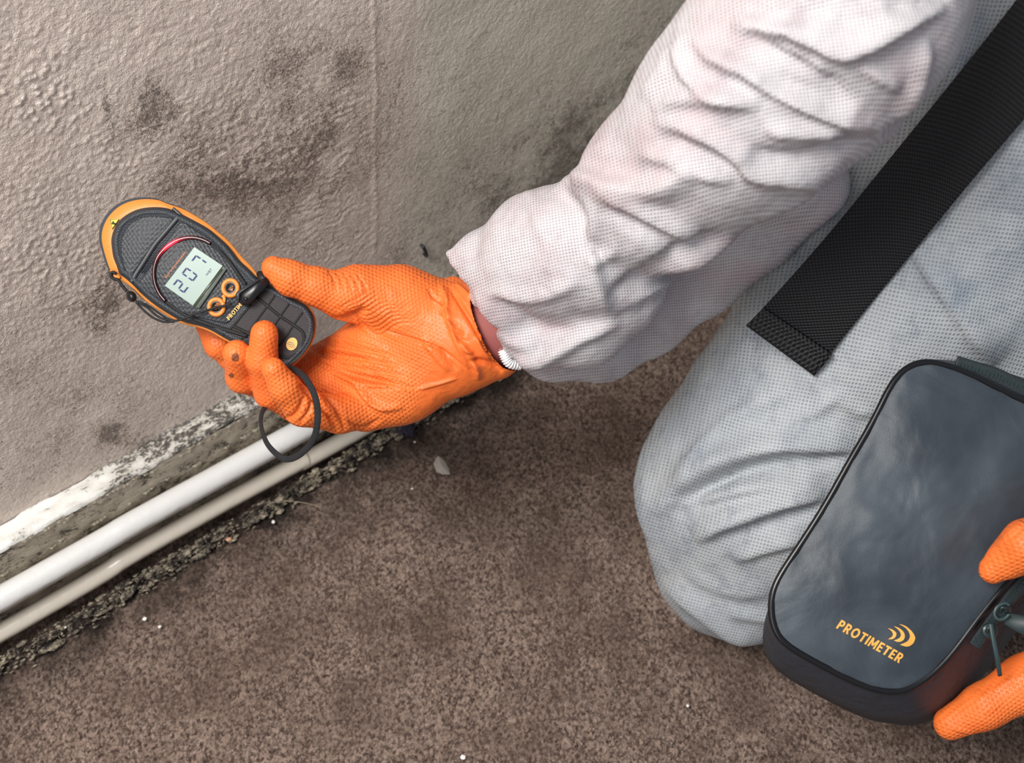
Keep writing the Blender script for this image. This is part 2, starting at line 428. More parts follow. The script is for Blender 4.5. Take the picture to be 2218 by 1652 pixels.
wd2, wr2 = worley(x*330+9, z*330, 8)
h = .0007*fbm(x*40, z*40, 3, 11) + .00042*fbm(x*380, z*330, 3, 21)*(1+.6*np.clip(crack, 0, 1)) + .0016*fbm(x*9, z*9, 2, 31)
h += blis*bump_*.0015 + .35*np.clip(crack, 0, 1)*np.abs(fbm(x*130, z*130, 3, 41))*-.0050
wv = z*800+fbm(x*60, z*60, 4, 51)*14+x*60
h += np.clip(rip, 0, 1)*.00036*np.sin(wv)*(.6+fbm(x*60, z*60, 2, 61))
h += .00028*np.clip(1-wd2/.5, 0, 1)*sstep(800, 300, px)
seam = np.exp(-((px-812-6*fbm(z*30, z*0, 2, 5))/5)**2)*sstep(620, 480, py); h += seam*.0006
G[:, 1] = -h
mold = blobs(px+wob*.8, py+wob*.6, [(335, 200, 40, 42, 1.0), (300, 250, 40, 40, .8), (228, 225, 7, 45, 1.0), (240, 290, 50, 45, .5), (600, 330, 180, 180, .85), (690, 90, 120, 130, .55), (700, 240, 140, 200, .5),
      (440, 290, 70, 70, .5), (1265, 370, 110, 80, 1.35), (1180, 430, 130, 80, .7), (1420, 190, 80, 130, 1.1), (1330, 270, 100, 110, .8), (1120, 330, 150, 110, .35), (1490, 40, 60, 90, .6), (450, 420, 160, 60, .5), (620, 520, 90, 60, .3),
      (170, 640, 80, 60, .8), (230, 600, 25, 80, .6), (60, 760, 90, 90, .35), (210, 680, 50, 40, .9), (290, 650, 60, 60, .5), (270, 870, 110, 80, .55), (240, 935, 26, 18, 1.2), (330, 860, 60, 60, .4), (60, 950, 160, 120, .35), (930, 560, 160, 60, .45), (870, 400, 80, 300, .28), (960, 150, 200, 150, .15), (1300, 330, 200, 160, .55), (1090, 460, 190, 120, .4), (400, 400, 90, 60, .5), (90, 900, 200, 200, .25)])
lineD = py-(1141-.553*px)   # distance below the top of the skirting
mold += .9*np.exp(-((lineD+2)/16)**2)*(.45+fbm(x*30, z*10, 3, 71)*1.6)*sstep(120, 420, px) + .35*np.exp(-((lineD)/90)**2)*sstep(0, 500, px)
mold = np.clip(mold*(.85+fbm(x*35, z*35, 4, 81)*1.1), 0, 1.5)
tone = sstep(780, 1000, px+wob)*.9; white = np.clip(blobs(px, py, [(90, 230, 90, 50, .9), (230, 270, 60, 50, .3)])*bump_, 0, 1)+.25*sstep(380, 120, py)*sstep(700, 100, px)*np.clip(fbm(x*50, z*50, 3, 91)+.3, 0, 1)
nx, nz = len(xs), len(zs); i = np.arange(nx*nz).reshape(nx, nz)
Q = np.stack([i[:-1, :-1], i[1:, :-1], i[1:, 1:], i[:-1, 1:]], -1).reshape(-1, 4)
wall = mk('wall_front', G, Q, MW, attrs=dict(mold=mold, tone=tone, white=white), base=np.array([0, 0, 0.])); tag(wall, kind='structure')

# ------------------------------------------------------------------ carpet / floor
xs = spaced(-.16, 1.02, .0015, -1.6, 2.6, 12); ys = spaced(-.80, -.030, .0015, -2.4, 0.0, 10)
X, Y = np.meshgrid(xs, ys, indexing='ij'); x = X.ravel(); y = Y.ravel(); G = np.stack([x, y, 0*x], 1)
wd, wr = worley(x*400, y*400, 15); wd2, wr2 = worley(x*420+50, y*420+9, 16)
tuft = np.clip(1-wd/.75, 0, 1)*(.35+.65*wr)
edge = sstep(-.085, -.050, y+.012*fbm(x*40, y*0, 3, 5))
h = .0026*tuft+.0012*fbm(x*500, y*500, 2, 6)+.006*fbm(x*7, y*7, 2, 7)-.003
h = h-edge*.004*(1+fbm(x*90, y*90, 3, 8))
G[:, 2] = h
dirt_shade = np.clip(np.exp(-np.abs(y+.062+.016*fbm(x*18, y*5, 3, 9))/.026)*1.35*(.8+fbm(x*70, y*70, 3, 10)), 0, 1)
nx, ny = len(xs), len(ys); i = np.arange(nx*ny).reshape(nx, ny)
Q = np.stack([i[:-1, :-1], i[1:, :-1], i[1:, 1:], i[:-1, 1:]], -1).reshape(-1, 4)
floor = mk('floor', G, Q, MC, attrs=dict(tuft=np.clip(.5*tuft+.5*wr2, 0, 1), dirt_shade=dirt_shade), base=np.array([0, 0, 0.])); tag(floor, kind='structure')

# ------------------------------------------------------------------ skirting board
def board(name, prof, mat, dirtf, rough=.0006, seed=1):
    xs = spaced(-.06, .95, .003, -1.6, 2.6, 5); prof = np.asarray(prof); n = len(prof); V = []; D = []
    for k, (yy, zz) in enumerate(prof):
        nn = fbm(xs*60, np.full_like(xs, k*.35), 4, seed)
        V.append(np.stack([xs, yy+rough*nn*2, zz+rough*nn*2+.002*vnoise(xs*4, xs*0, seed+9)], 1)); D.append(dirtf(xs, k/(n-1), nn))
    V = np.stack(V, 1).reshape(-1, 3); D = np.stack(D, 1).ravel(); i = np.arange(len(xs)*n).reshape(len(xs), n)
    Q = np.stack([i[:-1, :-1], i[:-1, 1:], i[1:, 1:], i[1:, :-1]], -1).reshape(-1, 4)
    return mk(name, V, Q, mat, attrs=dict(dirt_shade=D), base=np.array([0, 0, 0.]))
t = np.linspace(0, 1, 12)
top = [(-.0-.020*a, .1035-.0015*a) for a in t]+[(-.0215, .100), (-.0222, .098)]
fr = [(-.0222, .098-a*.098) for a in np.linspace(0, 1, 26)]
bb = board('baseboard_front', top, MSK, lambda x, k, n: np.clip(sstep(.05, .16, x)*.95+1.0*n+.10+.5*np.exp(-(k/.15)**2)*sstep(.05, .3, x), 0, 1.1), .0008, 3); tag(bb, kind='structure')
fb = board('board_face', fr, MSF, lambda x, k, n: np.clip(.62+.8*n+.35*sstep(.1, .5, x)+.8*np.exp(-(k/.05)**2)*(n > .15), 0, 1.1), .0011, 5)
fb.parent = bb; fb.location = (0, 0, 0)
# curled paint flakes along the arris and foot of the board
fl = []
for q in range(70):
    fx = random.uniform(-.02, .45); fz = random.choice([.097, .072])+random.uniform(-.003, .002); s_ = random.uniform(.002, .006)
    c = np.array([fx, -.0228, fz]); k = random.uniform(-.5, .5)
    v = np.array([c+[-s_, 0, 0], c+[-s_*.3, -.0018, -s_*.4], c+[s_*.9, -.0008, -s_*.3+k*.001], c+[s_, 0, s_*.25], c+[0, -.0012, s_*.35]])
    fl.append((v, [(0, 1, 4), (1, 2, 4), (2, 3, 4)]))
v, f = join(fl); pf = mk('paint_flakes', v, f, MSF, bb, False, attrs=dict(dirt_shade=np.full(len(v), .25))); pf['kind'] = 'stuff'

# ------------------------------------------------------------------ pipes
def pipe(name, pts, r, mat, label, seed):
    c = catmull(pts, 24); c = c+np.stack([0*c[:, 0], .0008*vnoise(c[:, 0]*9, c[:, 0]*0, seed), .0012*vnoise(c[:, 0]*7, c[:, 0]*0, seed+1)], 1)
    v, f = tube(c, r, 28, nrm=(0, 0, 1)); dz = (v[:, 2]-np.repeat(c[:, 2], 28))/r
    o = mk(name, v, f, mat, attrs=dict(dirt_shade=np.clip(.55-.75*dz+.0*dz, 0, 1))); return tag(o, label, 'pipe')  # on pipes: underside shade painted in as a browner colour
pa = [on_wall(0, 1297, -.040), on_wall(300, 1125.5, -.040), on_wall(600, 961, -.040)]
d_ = (pa[2]-pa[0])/np.linalg.norm(pa[2]-pa[0])
pb = [on_wall(0, 1371, -.044), on_wall(300, 1193, -.044), on_wall(640, 1005, -.044), on_wall(830, 903, -.044)]
d2 = (pb[3]-pb[0])/np.linalg.norm(pb[3]-pb[0])
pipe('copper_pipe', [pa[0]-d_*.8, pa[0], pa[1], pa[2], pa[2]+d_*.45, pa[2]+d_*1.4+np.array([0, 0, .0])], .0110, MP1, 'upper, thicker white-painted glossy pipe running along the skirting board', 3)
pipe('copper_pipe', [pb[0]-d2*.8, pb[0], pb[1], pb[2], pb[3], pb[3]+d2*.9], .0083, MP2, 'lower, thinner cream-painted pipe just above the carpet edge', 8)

# rubble and dirt between lower pipe and carpet
def pebble(c, s_, seed):
    g = np.random.default_rng(seed); ico = [(0, 0, 1), (.9, 0, .4), (.28, .85, .4), (-.72, .53, .4), (-.72, -.53, .4), (.28, -.85, .4), (.72, .53, -.4), (-.28, .85, -.4), (-.9, 0, -.4), (-.28, -.85, -.4), (.72, -.53, -.4), (0, 0, -1)]
    fc = [(0, 1, 2), (0, 2, 3), (0, 3, 4), (0, 4, 5), (0, 5, 1), (1, 6, 2), (2, 7, 3), (3, 8, 4), (4, 9, 5), (5, 10, 1), (6, 7, 2), (7, 8, 3), (8, 9, 4), (9, 10, 5), (10, 6, 1), (11, 7, 6), (11, 8, 7), (11, 9, 8), (11, 10, 9), (11, 6, 10)]
    v = np.array(ico)*(1+.45*(g.random((12, 1))-.5))*np.array(s_)+c; return v, fc
mrub = Mat('plaster_dust', rough=.9); c = mrub.mix(mrub.mapr(mrub.noise(120, 5, .8), .42, .66), srgb(36, 31, 28), srgb(172, 160, 138)); mrub.color(c); mrub.bump(mrub.noise(500, 3), .001)
pb_ = []
for q in range(2300):
    a = random.uniform(-.10, .75); s_ = random.choice([.0006, .0009, .0012, .0016, .0034 if q % 6 == 0 else .0010])*random.uniform(.7, 1.2); yy = min(-.0540, -.0595+random.gauss(0, .0052))
    if a > .5: s_ *= .8
    pb_.append(pebble(np.array([a, yy, .001+max(0, .009-abs(yy+.054)*.9)*random.random()]), (s_*random.uniform(1.2, 2.6), s_, s_*.6), q))
for q in range(260):
    a = random.uniform(-.08, .7); c0 = np.array([a, -.0585+random.gauss(0, .005), .003]); c0[1] = min(c0[1], -.0545)
    t_ = np.array([random.gauss(0, 1), random.gauss(0, .5), 0]); t_ /= np.linalg.norm(t_); L_ = random.uniform(.004, .014)
    p_ = [c0, c0+t_*L_*.5+np.array([0, random.gauss(0, .001), random.uniform(.001, .004)]), c0+t_*L_]; p_ = [np.array([u_[0], min(u_[1], -.054), u_[2]]) for u_ in p_]
    pb_.append(tube(catmull(p_, 3), random.uniform(.0002, .0004), 4))
v, f = join(pb_); o = mk('plaster_rubble', v, f, mrub.m, None, False); tag(o, 'crumbs of plaster and grime packed between lower pipe and carpet', 'debris', kind='stuff')

# ------------------------------------------------------------------ flecks on the carpet, hook on the wall
MFL = simple('white_flake', (236, 232, 226), .6); MTN = simple('tan_flake', (196, 150, 118), .7)
flk = [(592, 1130, 5, 'tiny white plaster flake on the carpet near the lower pipe'), (495, 1168, 7, 'tan crumb on the carpet below the pipes'),
       (313, 1340, 5, 'white flake on the carpet at lower left'), (346, 1357, 4, 'smallest white flake on the carpet at lower left'),
       (141, 1358, 4, 'white fleck at the dusty edge of carpet, left'), (898, 957, 3, 'white speck on the dark carpet edge under the glove'),
       (893, 1058, 3, 'pale speck in the middle of the carpet'), (1490, 1528, 4, 'white speck on the carpet left of the bag'),
       (1003, 1640, 6, 'white fleck on the carpet at the bottom edge')]
for k, (a, b, s_, lab) in enumerate(flk):
    c = on_floor(a, b, .003); r_ = s_*.0004*1.0
    v, f = pebble(c, (r_, r_, r_*.4), 900+k); o = mk('plaster_flake', v, f, MTN if 'tan' in lab else MFL, None, False); tag(o, lab, 'flake', 'flakes on the carpet')
mt = Mat('dry_membrane', srgb(200, 192, 182), .4); mt.b.inputs['Alpha'].default_value = .5
lp = [(939, 1000), (948, 1012), (949, 992), (958, 1000), (969, 1012), (974, 1025), (962, 1027), (947, 1023)]
c = np.array([on_floor(a, b, .004) for a, b in [(939, 1003), (949, 990), (962, 1000), (972, 1014), (975, 1027), (958, 1028), (945, 1020)]]); mid = c.mean(0)+[0, 0, .004]
c[:, 2] += np.array([0, .003, .002, 0, 0, .001, 0]); v = np.vstack([c, mid, c-[0, 0, .0006], mid-[0, 0, .0006]]); n = 7
f = [(k, (k+1) % n, n) for k in range(n)]+[(n+1+(k+1) % n, n+1+k, 2*n+1) for k in range(n)]+[(k, n+1+k, n+1+(k+1) % n, (k+1) % n) for k in range(n)]
o = mk('seed_husk', v, f, mt.m, None, False); tag(o, 'translucent papery husk lying on the brown carpet', 'husk')
hr = catmull([on_floor(a, b, .004) for a, b in [(570, 1090), (610, 1085), (655, 1088), (695, 1098)]], 6); v, f = tube(hr, .00025, 5)
o = mk('loose_hair', v, f, simple('pale_hair', (170, 150, 132), .5)); tag(o, 'single pale hair curled on the carpet beside the pipes', 'hair')
mfz = simple('purple_fluff', (62, 54, 74), .9); fz = []
for q in range(26):
    c0 = on_floor(880+random.gauss(0, 6), 935+random.gauss(0, 4), .004); pts = [c0+np.array([random.gauss(0, .004), random.gauss(0, .003), abs(random.gauss(0, .002))]) for _ in range(4)]
    fz.append(tube(catmull(pts, 3), .0003, 4))
v, f = join(fz); o = mk('purple_fluff', v, f, mfz); tag(o, 'small tuft of purple fluff on dark carpet edge under the glove', 'fluff', kind='stuff')
a0 = on_wall(910, 528); b0 = on_wall(917, 548); hk = [a0+[0, -.002, 0], a0+[0.0005, -.006, -.002], b0+[0, -.006, .001], b0+[0, -.001, 0]]
v, f = tube(catmull(hk, 4), .0016, 8); o = mk('wall_plug', v, f, MBK); tag(o, 'short black plug stub sticking out of the wall above the wrist', 'plug')

# ------------------------------------------------------------------ person
person = empty('person', on_floor(1700, 1330, 0), 'person in white coverall and orange gloves kneeling and holding a damp meter', 'person')
def axis_uv(Vw, pts):
    """cylindrical cloth coordinates around a polyline (metres)"""
    A = np.array(pts); best = np.full(len(Vw), 1e9); s_ = np.zeros(len(Vw)); ang = np.zeros(len(Vw)); cum = 0
    for a, b in zip(A[:-1], A[1:]):
        e = b-a; L = np.linalg.norm(e); e = e/L; q = Vw-a; h = np.clip(q@e, 0, L); r = q-h[:, None]*e; d = np.linalg.norm(r, axis=1)
        n1 = -F-(-F@e)*e; n1 /= np.linalg.norm(n1); n2 = np.cross(e, n1)
        m = d < best; best = np.where(m, d, best); s_ = np.where(m, cum+q@e, s_); ang = np.where(m, np.arctan2(r@n2, r@n1), ang); cum += L
    return s_, ang
def planar(V, deg):
    a = math.radians(deg); wx = .006*fbm(V[:, 0]*11, V[:, 1]*11, 2, 61); wy = .006*fbm(V[:, 0]*11+5, V[:, 1]*11, 2, 62)
    X = V[:, 0]+wx+.06*V[:, 2]; Y = V[:, 1]+wy-.05*V[:, 2]
    return np.stack([X*math.cos(a)-Y*math.sin(a), X*math.sin(a)+Y*math.cos(a), 0*X], 1)
def c4(x, y): return (x/1.709+920, y/1.709)
def c5(x, y): return (x/1.7358+1340, y/1.7358+700)
# --- trousers and torso
fld = Field((.05, -.36, -1.30), (.80, .46, -.66), .0033)
K = .045
fld.chain([(1610, 1190, 1.115, 74), (1700, 1010, 1.07, 97), (1990, 560, .99, 110), (2170, 250, .95, 128), (2260, -150, .92, 140)], K)
fld.chain([(1545, 1055, 1.09, 64), (1640, 1100, 1.10, 70)], .03)
fld.chain([(1610, 1195, 1.12, 70), (2050, 1260, 1.12, 50)], .03)
fld.chain([(2120, 1060, 1.03, 90), (2330, 500, 1.0, 120)], .03)
fld.chain([(2520, 1560, 1.08, 80), (2640, 900, .98, 105), (2560, 0, .90, 140), (2260, -150, .92, 130)], .03)  # unseen other leg and torso side, added to shade the lower right
V, Q = fld.mesh()
LF = [([c5(*p) for p in [(250, 660), (360, 600), (480, 550), (600, 525), (720, 515), (880, 510)]], -6, 14, 20), ([c5(*p) for p in [(380, 800), (500, 762), (620, 725), (760, 690)]], -5, 12, 18), ([c5(*p) for p in [(300, 680), (420, 640), (560, 620), (740, 600)]], 3.5, 12, 16),
      ([c5(*p) for p in [(150, 720), (260, 610), (360, 548), (480, 500), (600, 477), (720, 470), (900, 470)]], 9, 9, 34),
      ([c5(*p) for p in [(290, 810), (380, 765), (500, 722), (620, 682), (780, 640)]], 8, 9, 26),
      ([c5(*p) for p in [(430, 890), (560, 842), (700, 808)]], 4, 8, 18),
      ([c5(*p) for p in [(240, 580), (330, 450), (450, 345), (620, 255)]], 3, 14, 16),
      ([c5(*p) for p in [(180, 640), (270, 640), (380, 600), (520, 570), (700, 560)]], -4, 14, 18),
      ([c5(*p) for p in [(200, 720), (340, 690), (500, 650), (640, 610)]], -3, 10, 14),
      ([c4(*p) for p in [(1800, 900), (1900, 1060), (2000, 1210), (2100, 1360)]], 5, 8, 40),
      ([c4(*p) for p in [(1230, 900), (1150, 1050), (1050, 1200), (960, 1400)]], 3, 10, 22),
      ([c5(*p) for p in [(400, 1080), (480, 1092), (600, 1110)]], 3, 7, 9),
      ([c5(*p) for p in [(100, 560), (95, 680), (110, 800), (170, 950)]], 3, 12, 26),
      ([c5(*p) for p in [(180, 980), (300, 1080), (420, 1170), (560, 1210)]], 4, 14, 24),
      ([c5(*p) for p in [(230, 900), (330, 980), (450, 1010), (580, 1010)]], 2, 12, 18),
      ([c5(*p) for p in [(640, 360), (740, 330), (850, 250)]], 2.5, 8, 12), ([c5(*p) for p in [(830, 280), (900, 330), (960, 330)]], 2, 8, 10),
      ([(2050, 230), (2075, 150), (2110, 60), (2130, -20)], 4, 16, 30), ([(1900, 420), (1960, 330), (2050, 240)], 3, 10, 20)]
V, px, py, d = folds(V, Q, LF, 1.6, 1.15, 13)
N = normals(V, Q); V = V+N*(.0022*fbm(V[:, 0]*28+V[:, 2]*9, V[:, 1]*28, 3, 4))[:, None]
Vw = cam2world(V); Vw[:, 2] = np.maximum(Vw[:, 2], .0005)
s_, an = axis_uv(Vw, [P(1610, 1190, 1.115), P(1700, 1010, 1.07), P(1990, 560, .99), P(2260, -150, .92)])
keep = None
cover = mk('coverall', Vw, Q, MLG, person, attrs=dict(weave=planar(V, 12)))
cover['label'] = 'white dotted coverall leg and body with bluish trousers showing through'
leg_bvh = BVHTree.FromPolygons([Vector(q) for q in Vw], Q.tolist())
def hit(px, py, bvh=leg_bvh, default=1.0):
    r_ = F + R*((px-CX)/FPX) + U*((CY-py)/FPX); h_ = bvh.ray_cast(Vector(CAM), Vector(r_).normalized())
    return (float((np.array(h_[0])-CAM)@F)) if h_[0] is not None else default

# --- sleeve
fld = Field((-.06, -.025, -1.03), (.36, .31, -.585), .0021)
K = .014
fld.chain([(1215, 560, .90, 30), (1310, 510, .868, 41), (1440, 400, .81, 51), (1592, 250, .76, 60), (1700, 140, .73, 63), (1830, 20, .70, 61), (1900, -170, .68, 60)], K)
puff = Field((-.06, -.025, -1.03), (.36, .31, -.585), .0021)
puff.chain([(1125, 600, .893, 34), (1180, 556, .878, 43), (1275, 532, .852, 45)], K)
puff.chain([(972, 549, .895, 2.5), (1050, 560, .893, 20), (1150, 560, .885, 40)], .008)
puff.chain([(1045, 640, .905, 7), (1110, 640, .90, 26)], .01)
fld.chain([(1830, 215, .735, 27), (1700, 260, .76, 40)], .02); fld.chain([(1925, 282, .735, 4), (1860, 240, .735, 18)], .01)
puff.chain([(1160, 735, .905, 20), (1250, 690, .90, 34), (1330, 620, .88, 36)], .012)
lobe = Field((-.06, -.025, -1.03), (.36, .31, -.585), .0021)
lobe.chain([(1200, 750, .945, 27), (1300, 742, .965, 28), (1400, 685, .972, 29), (1520, 595, .965, 29), (1640, 500, .93, 28), (1760, 400, .88, 25)], .010)
puff.chain([(1105, 740, .915, 10), (1150, 700, .905, 18)], .01)
fld.merge(puff, .005); fld.merge(lobe, .0025)
V, Q = fld.mesh()
near = (0, .905)
SF = [([c4(*p) for p in [(480, 655), (600, 652), (690, 678), (800, 688), (900, 672), (1000, 630)]], 7, 26, 9),
      ([c4(*p) for p in [(990, 110), (1060, 205), (1180, 262), (1300, 330), (1450, 402), (1600, 450), (1730, 468)]], 5.5, 10, 17),
      ([c4(*p) for p in [(1130, 85), (1250, 108), (1350, 112), (1450, 155), (1545, 192), (1640, 165), (1720, 120), (1800, 72), (1930, 10)]], 8, 8, 34),
      ([c4(*p) for p in [(970, 100), (950, 200), (985, 285), (1070, 345), (1160, 365), (1240, 400)]], 4.5, 12, 14),
      ([c4(*p) for p in [(840, 410), (950, 368), (1060, 370), (1200, 385)]], 3.5, 10, 14),
      ([c4(*p) for p in [(840, 445), (950, 468), (1060, 512), (1150, 570), (1210, 635), (1320, 655), (1450, 662), (1560, 590)]], 4.5, 12, 16),
      ([c4(*p) for p in [(860, 500), (980, 545), (1080, 590), (1180, 640)]], -3, 12, 12),
      ([c4(*p) for p in [(1180, 120), (1290, 175), (1400, 235), (1500, 310), (1590, 400)]], -4, 16, 16),
      ([c4(*p) for p in [(1250, 130), (1360, 190), (1450, 245), (1500, 300)]], 3.5, 8, 10),
      ([c4(*p) for p in [(1250, 290), (1400, 350), (1560, 420)]], -4, 9, 20),
      ([c4(*p) for p in [(1470, 670), (1380, 770), (1240, 828)]], 3, 6, 10),
      ([c4(*p) for p in [(600, 700), (628, 820), (618, 960), (650, 1080), (710, 1170)]], 3.5, 9, 10),
      ([c4(*p) for p in [(230, 1080), (330, 1098), (420, 1094), (500, 1070), (580, 1030)]], 3.5, 12, 8),
      ([c4(*p) for p in [(670, 1110), (780, 1040), (900, 965), (1010, 905), (1120, 880)]], -5, 9, 9),
      ([c4(*p) for p in [(700, 1150), (800, 1085), (950, 1000), (1100, 920), (1240, 835)]], 4, 8, 12),
      ([c4(*p) for p in [(640, 715), (760, 765), (880, 825), (1020, 890)]], 4, 9, 20),
      ([c4(*p) for p in [(660, 760), (760, 820), (860, 880), (950, 930)]], -3, 14, 14),
      ([c4(*p) for p in [(330, 1345), (430, 1330), (520, 1280), (600, 1235), (730, 1180)]], 5, 8, 9),
      ([c4(*p) for p in [(250, 1090), (350, 1165), (450, 1225), (560, 1215)]], -3.5, 9, 9),
      ([c4(*p) for p in [(180, 1080), (260, 1190), (330, 1260), (420, 1290)]], 3.5, 7, 9),
      ([c4(*p) for p in [(360, 690), (410, 780), (430, 880)]], 2.5, 10, 14), ([c4(*p) for p in [(600, 980), (680, 940), (720, 920)]], 3, 6, 8),
      ([c4(*p) for p in [(480, 700), (560, 770), (600, 850)]], -2.5, 14, 14),
      ([c4(*p) for p in [(120, 960), (90, 1000), (150, 1070)]], 2, 6, 8), ([c4(*p) for p in [(780, 560), (900, 590), (1020, 640), (1150, 660)]], 3, 9, 12),
      ([c4(*p) for p in [(1250, 480), (1400, 490), (1560, 485)]], 3.5, 8, 12), ([c4(*p) for p in [(1200, 560), (1350, 590), (1500, 560), (1640, 520)]], -4, 12, 14),
      ([c4(*p) for p in [(1850, 130), (1840, 250), (1800, 370), (1720, 470)]], 4, 8, 12), ([c4(*p) for p in [(1700, 40), (1800, 20), (1950, -20)]], -4, 12, 16),
      ([c4(*p) for p in [(1150, 20), (1300, 60), (1500, 50)]], -3, 16, 16), ([c4(*p) for p in [(1600, 230), (1700, 290), (1760, 330)]], 3, 9, 12),
      ([c4(*p) for p in [(900, 160), (880, 260), (800, 370)]], 2.5, 10, 14), ([c4(*p) for p in [(560, 620), (640, 560), (700, 500)]], 2, 10, 12)]
V, px, py, d = folds(V, Q, SF, 1.35, 1.35, 17)
N = normals(V, Q); V = V+N*(.0008*fbm(V[:, 0]*34+V[:, 2]*12, V[:, 1]*34, 3, 14)+.0006*fbm(V[:, 0]*140, V[:, 1]*140, 2, 19))[:, None]
Vw = cam2world(V)
s_, an = axis_uv(Vw, [P(1040, 640, .90), P(1290, 520, .86), P(1440, 400, .81), P(1700, 140, .73), P(1900, -170, .68)])
sleeve = mk('sleeve', Vw, Q, MSL, cover, attrs=dict(weave=planar(V, -6)))
sleeve['label'] = 'baggy creased white sleeve with skin tone showing through'
# elastic cuff
cf = catmull([P(1062, 690, .912), P(1074, 718, .910), P(1084, 745, .909), P(1092, 768, .909), P(1104, 786, .911), P(1126, 790, .915)], 14)
v, f = tube(cf, .0034*(1+.25*np.sin(np.arange(len(cf))*2.1)), 12); mk('elastic_cuff', v, f, MEL, sleeve)
# forearm (skin visible between glove and cuff)
fa = Field((-.05, -.0, -1.00), (.12, .10, -.80), .003)
fa.chain([(1000, 725, .935, 24), (1075, 705, .93, 25), (1180, 640, .91, 30), (1290, 540, .88, 30)], .02)
V, Q = fa.mesh(); mk('body', cam2world(V), Q, MSK2, person)

# --- glove of the hand on the meter
def c2(x, y): return (x/3.0806+420, y/3.0806+520)
h_ = .00095
lo = (-.235, -.055, -1.0); hi = (.012, .108, -.86)
pal = Field(lo, hi, h_); K = .014
pal.chain([(1062, 712, .930, 35), (1000, 730, .930, 33), (940, 735, .932, 32)], K)
pal.chain([(940, 700, .934, 26), (830, 735, .940, 23), (700, 785, .952, 15)], K)       # index metacarpal
pal.chain([(950, 740, .934, 27), (820, 790, .940, 23), (690, 830, .950, 15)], K)
pal.chain([(950, 770, .934, 26), (850, 830, .938, 22), (735, 862, .943, 17)], K)
pal.chain([(970, 790, .930, 20), (880, 840, .932, 21), (790, 880, .932, 18)], K)       # heel of the hand
pal.chain([(960, 690, .928, 24), (870, 650, .920, 22), (780, 632, .910, 19)], K)       # ball of the thumb
pal.chain([(1085, 790, .925, 7), (1010, 790, .93, 18)], .01); pal.chain([(985, 613, .930, 4), (1000, 650, .93, 14)], .008)
thumb = Field(lo, hi, h_); thumb.chain([(800, 642, .912, 17), (740, 640, .905, 15.5), (690, 622, .898, 12.8), (630, 602, .893, 11.5), (592, 580, .890, 8.2)], .006)
ring = Field(lo, hi, h_); ring.chain([(735, 862, .943, 13), (640, 878, .930, 11.5), (583, 850, .912, 10.5), (568, 780, .894, 10.2), (573, 724, .886, 9.6)], .004)
mid = Field(lo, hi, h_); mid.chain([(690, 830, .955, 12), (600, 842, .945, 12), (525, 815, .915, 11.5), (513, 765, .893, 9.6)], .004)
idx = Field(lo, hi, h_); idx.chain([(700, 785, .956, 13), (590, 790, .962, 12), (510, 770, .955, 12), (475, 745, .945, 10.5), (440, 680, .945, 9)], .004)
pky = Field(lo, hi, h_); pky.chain([(800, 882, .930, 16), (735, 896, .916, 13.5), (656, 884, .893, 12.3), (615, 838, .878, 10.3), (592, 800, .871, 8.3)], .004)
for fgr, k in ((thumb, .010), (idx, .002), (mid, .0012), (ring, .0012), (pky, .0012)): pal.merge(fgr, k)
# open the cuff: hollow it where the wrist comes out
pal.cone(camc(1068, 708, .930), camc(1180, 655, .91), .0335, .05, 0, True)
# keep the grip clear of the meter body
V, Q = pal.mesh(); V = smoothv(V, Q, 1, .4)
GF = [([c2(*p) for p in [(790, 800), (900, 852), (1050, 890), (1200, 925), (1340, 960)]], -2.2, 7, 8),
      ([c2(*p) for p in [(760, 700), (860, 760), (1000, 790), (1150, 810)]], -1.6, 7, 9),
      ([c2(*p) for p in [(820, 820), (950, 880), (1080, 960), (1150, 1060), (1250, 1120), (1400, 1110)]], 1.8, 6, 9),
      ([c2(*p) for p in [(1260, 600), (1450, 660), (1620, 715), (1820, 860)]], -1.3, 3, 3),
      ([c2(*p) for p in [(1640, 290), (1680, 400), (1690, 520), (1760, 700), (1830, 860)]], 1.6, 4, 7),
      ([c2(*p) for p in [(1740, 280), (1850, 400), (1930, 540), (1990, 680), (2090, 830)]], 1.6, 3, 5),
      ([c2(*p) for p in [(1700, 300), (1790, 440), (1880, 590), (1960, 740), (2040, 860)]], -1.8, 5, 5),
      ([c2(*p) for p in [(1780, 680), (1840, 770), (1880, 850), (1900, 930)]], 2.2, 5, 7), ([c2(*p) for p in [(1880, 640), (1930, 740), (1990, 800)]], 1.5, 4, 5),
      ([c2(*p) for p in [(1830, 800), (1950, 820), (2060, 880)]], -1.8, 4, 6),
      ([c2(*p) for p in [(1500, 640), (1620, 780), (1700, 880)]], 1.0, 5, 9),
      ([c2(*p) for p in [(700, 960), (800, 1050), (890, 1150), (960, 1280)]], -2.2, 5, 6), ([c2(*p) for p in [(840, 1000), (930, 1080), (980, 1180), (1010, 1270)]], -1.8, 5, 5),
      ([c2(*p) for p in [(760, 970), (850, 1080), (930, 1190)]], 1.5, 4, 5),
      ([c2(*p) for p in [(1010, 1190), (1120, 1260), (1250, 1190)]], -1.2, 4, 5),
      ([c2(*p) for p in [(820, 560), (930, 560), (1060, 520), (1160, 450)]], -2.5, 10, 10),
      ([c2(*p) for p in [(590, 1210), (690, 1150), (740, 1040)]], -1.4, 4, 5), ([c2(*p) for p in [(700, 1230), (770, 1140), (790, 1060)]], -1.2, 4, 4),
      ([c2(*p) for p in [(1640, 720), (1700, 800), (1760, 870)]], -1.0, 5, 5), ([c2(*p) for p in [(1100, 1000), (1300, 990), (1500, 980)]], -.6, 2.5, 2.5),
      ([c2(*p) for p in [(1480, 1000), (1620, 960), (1760, 920)]], .9, 3, 4)]
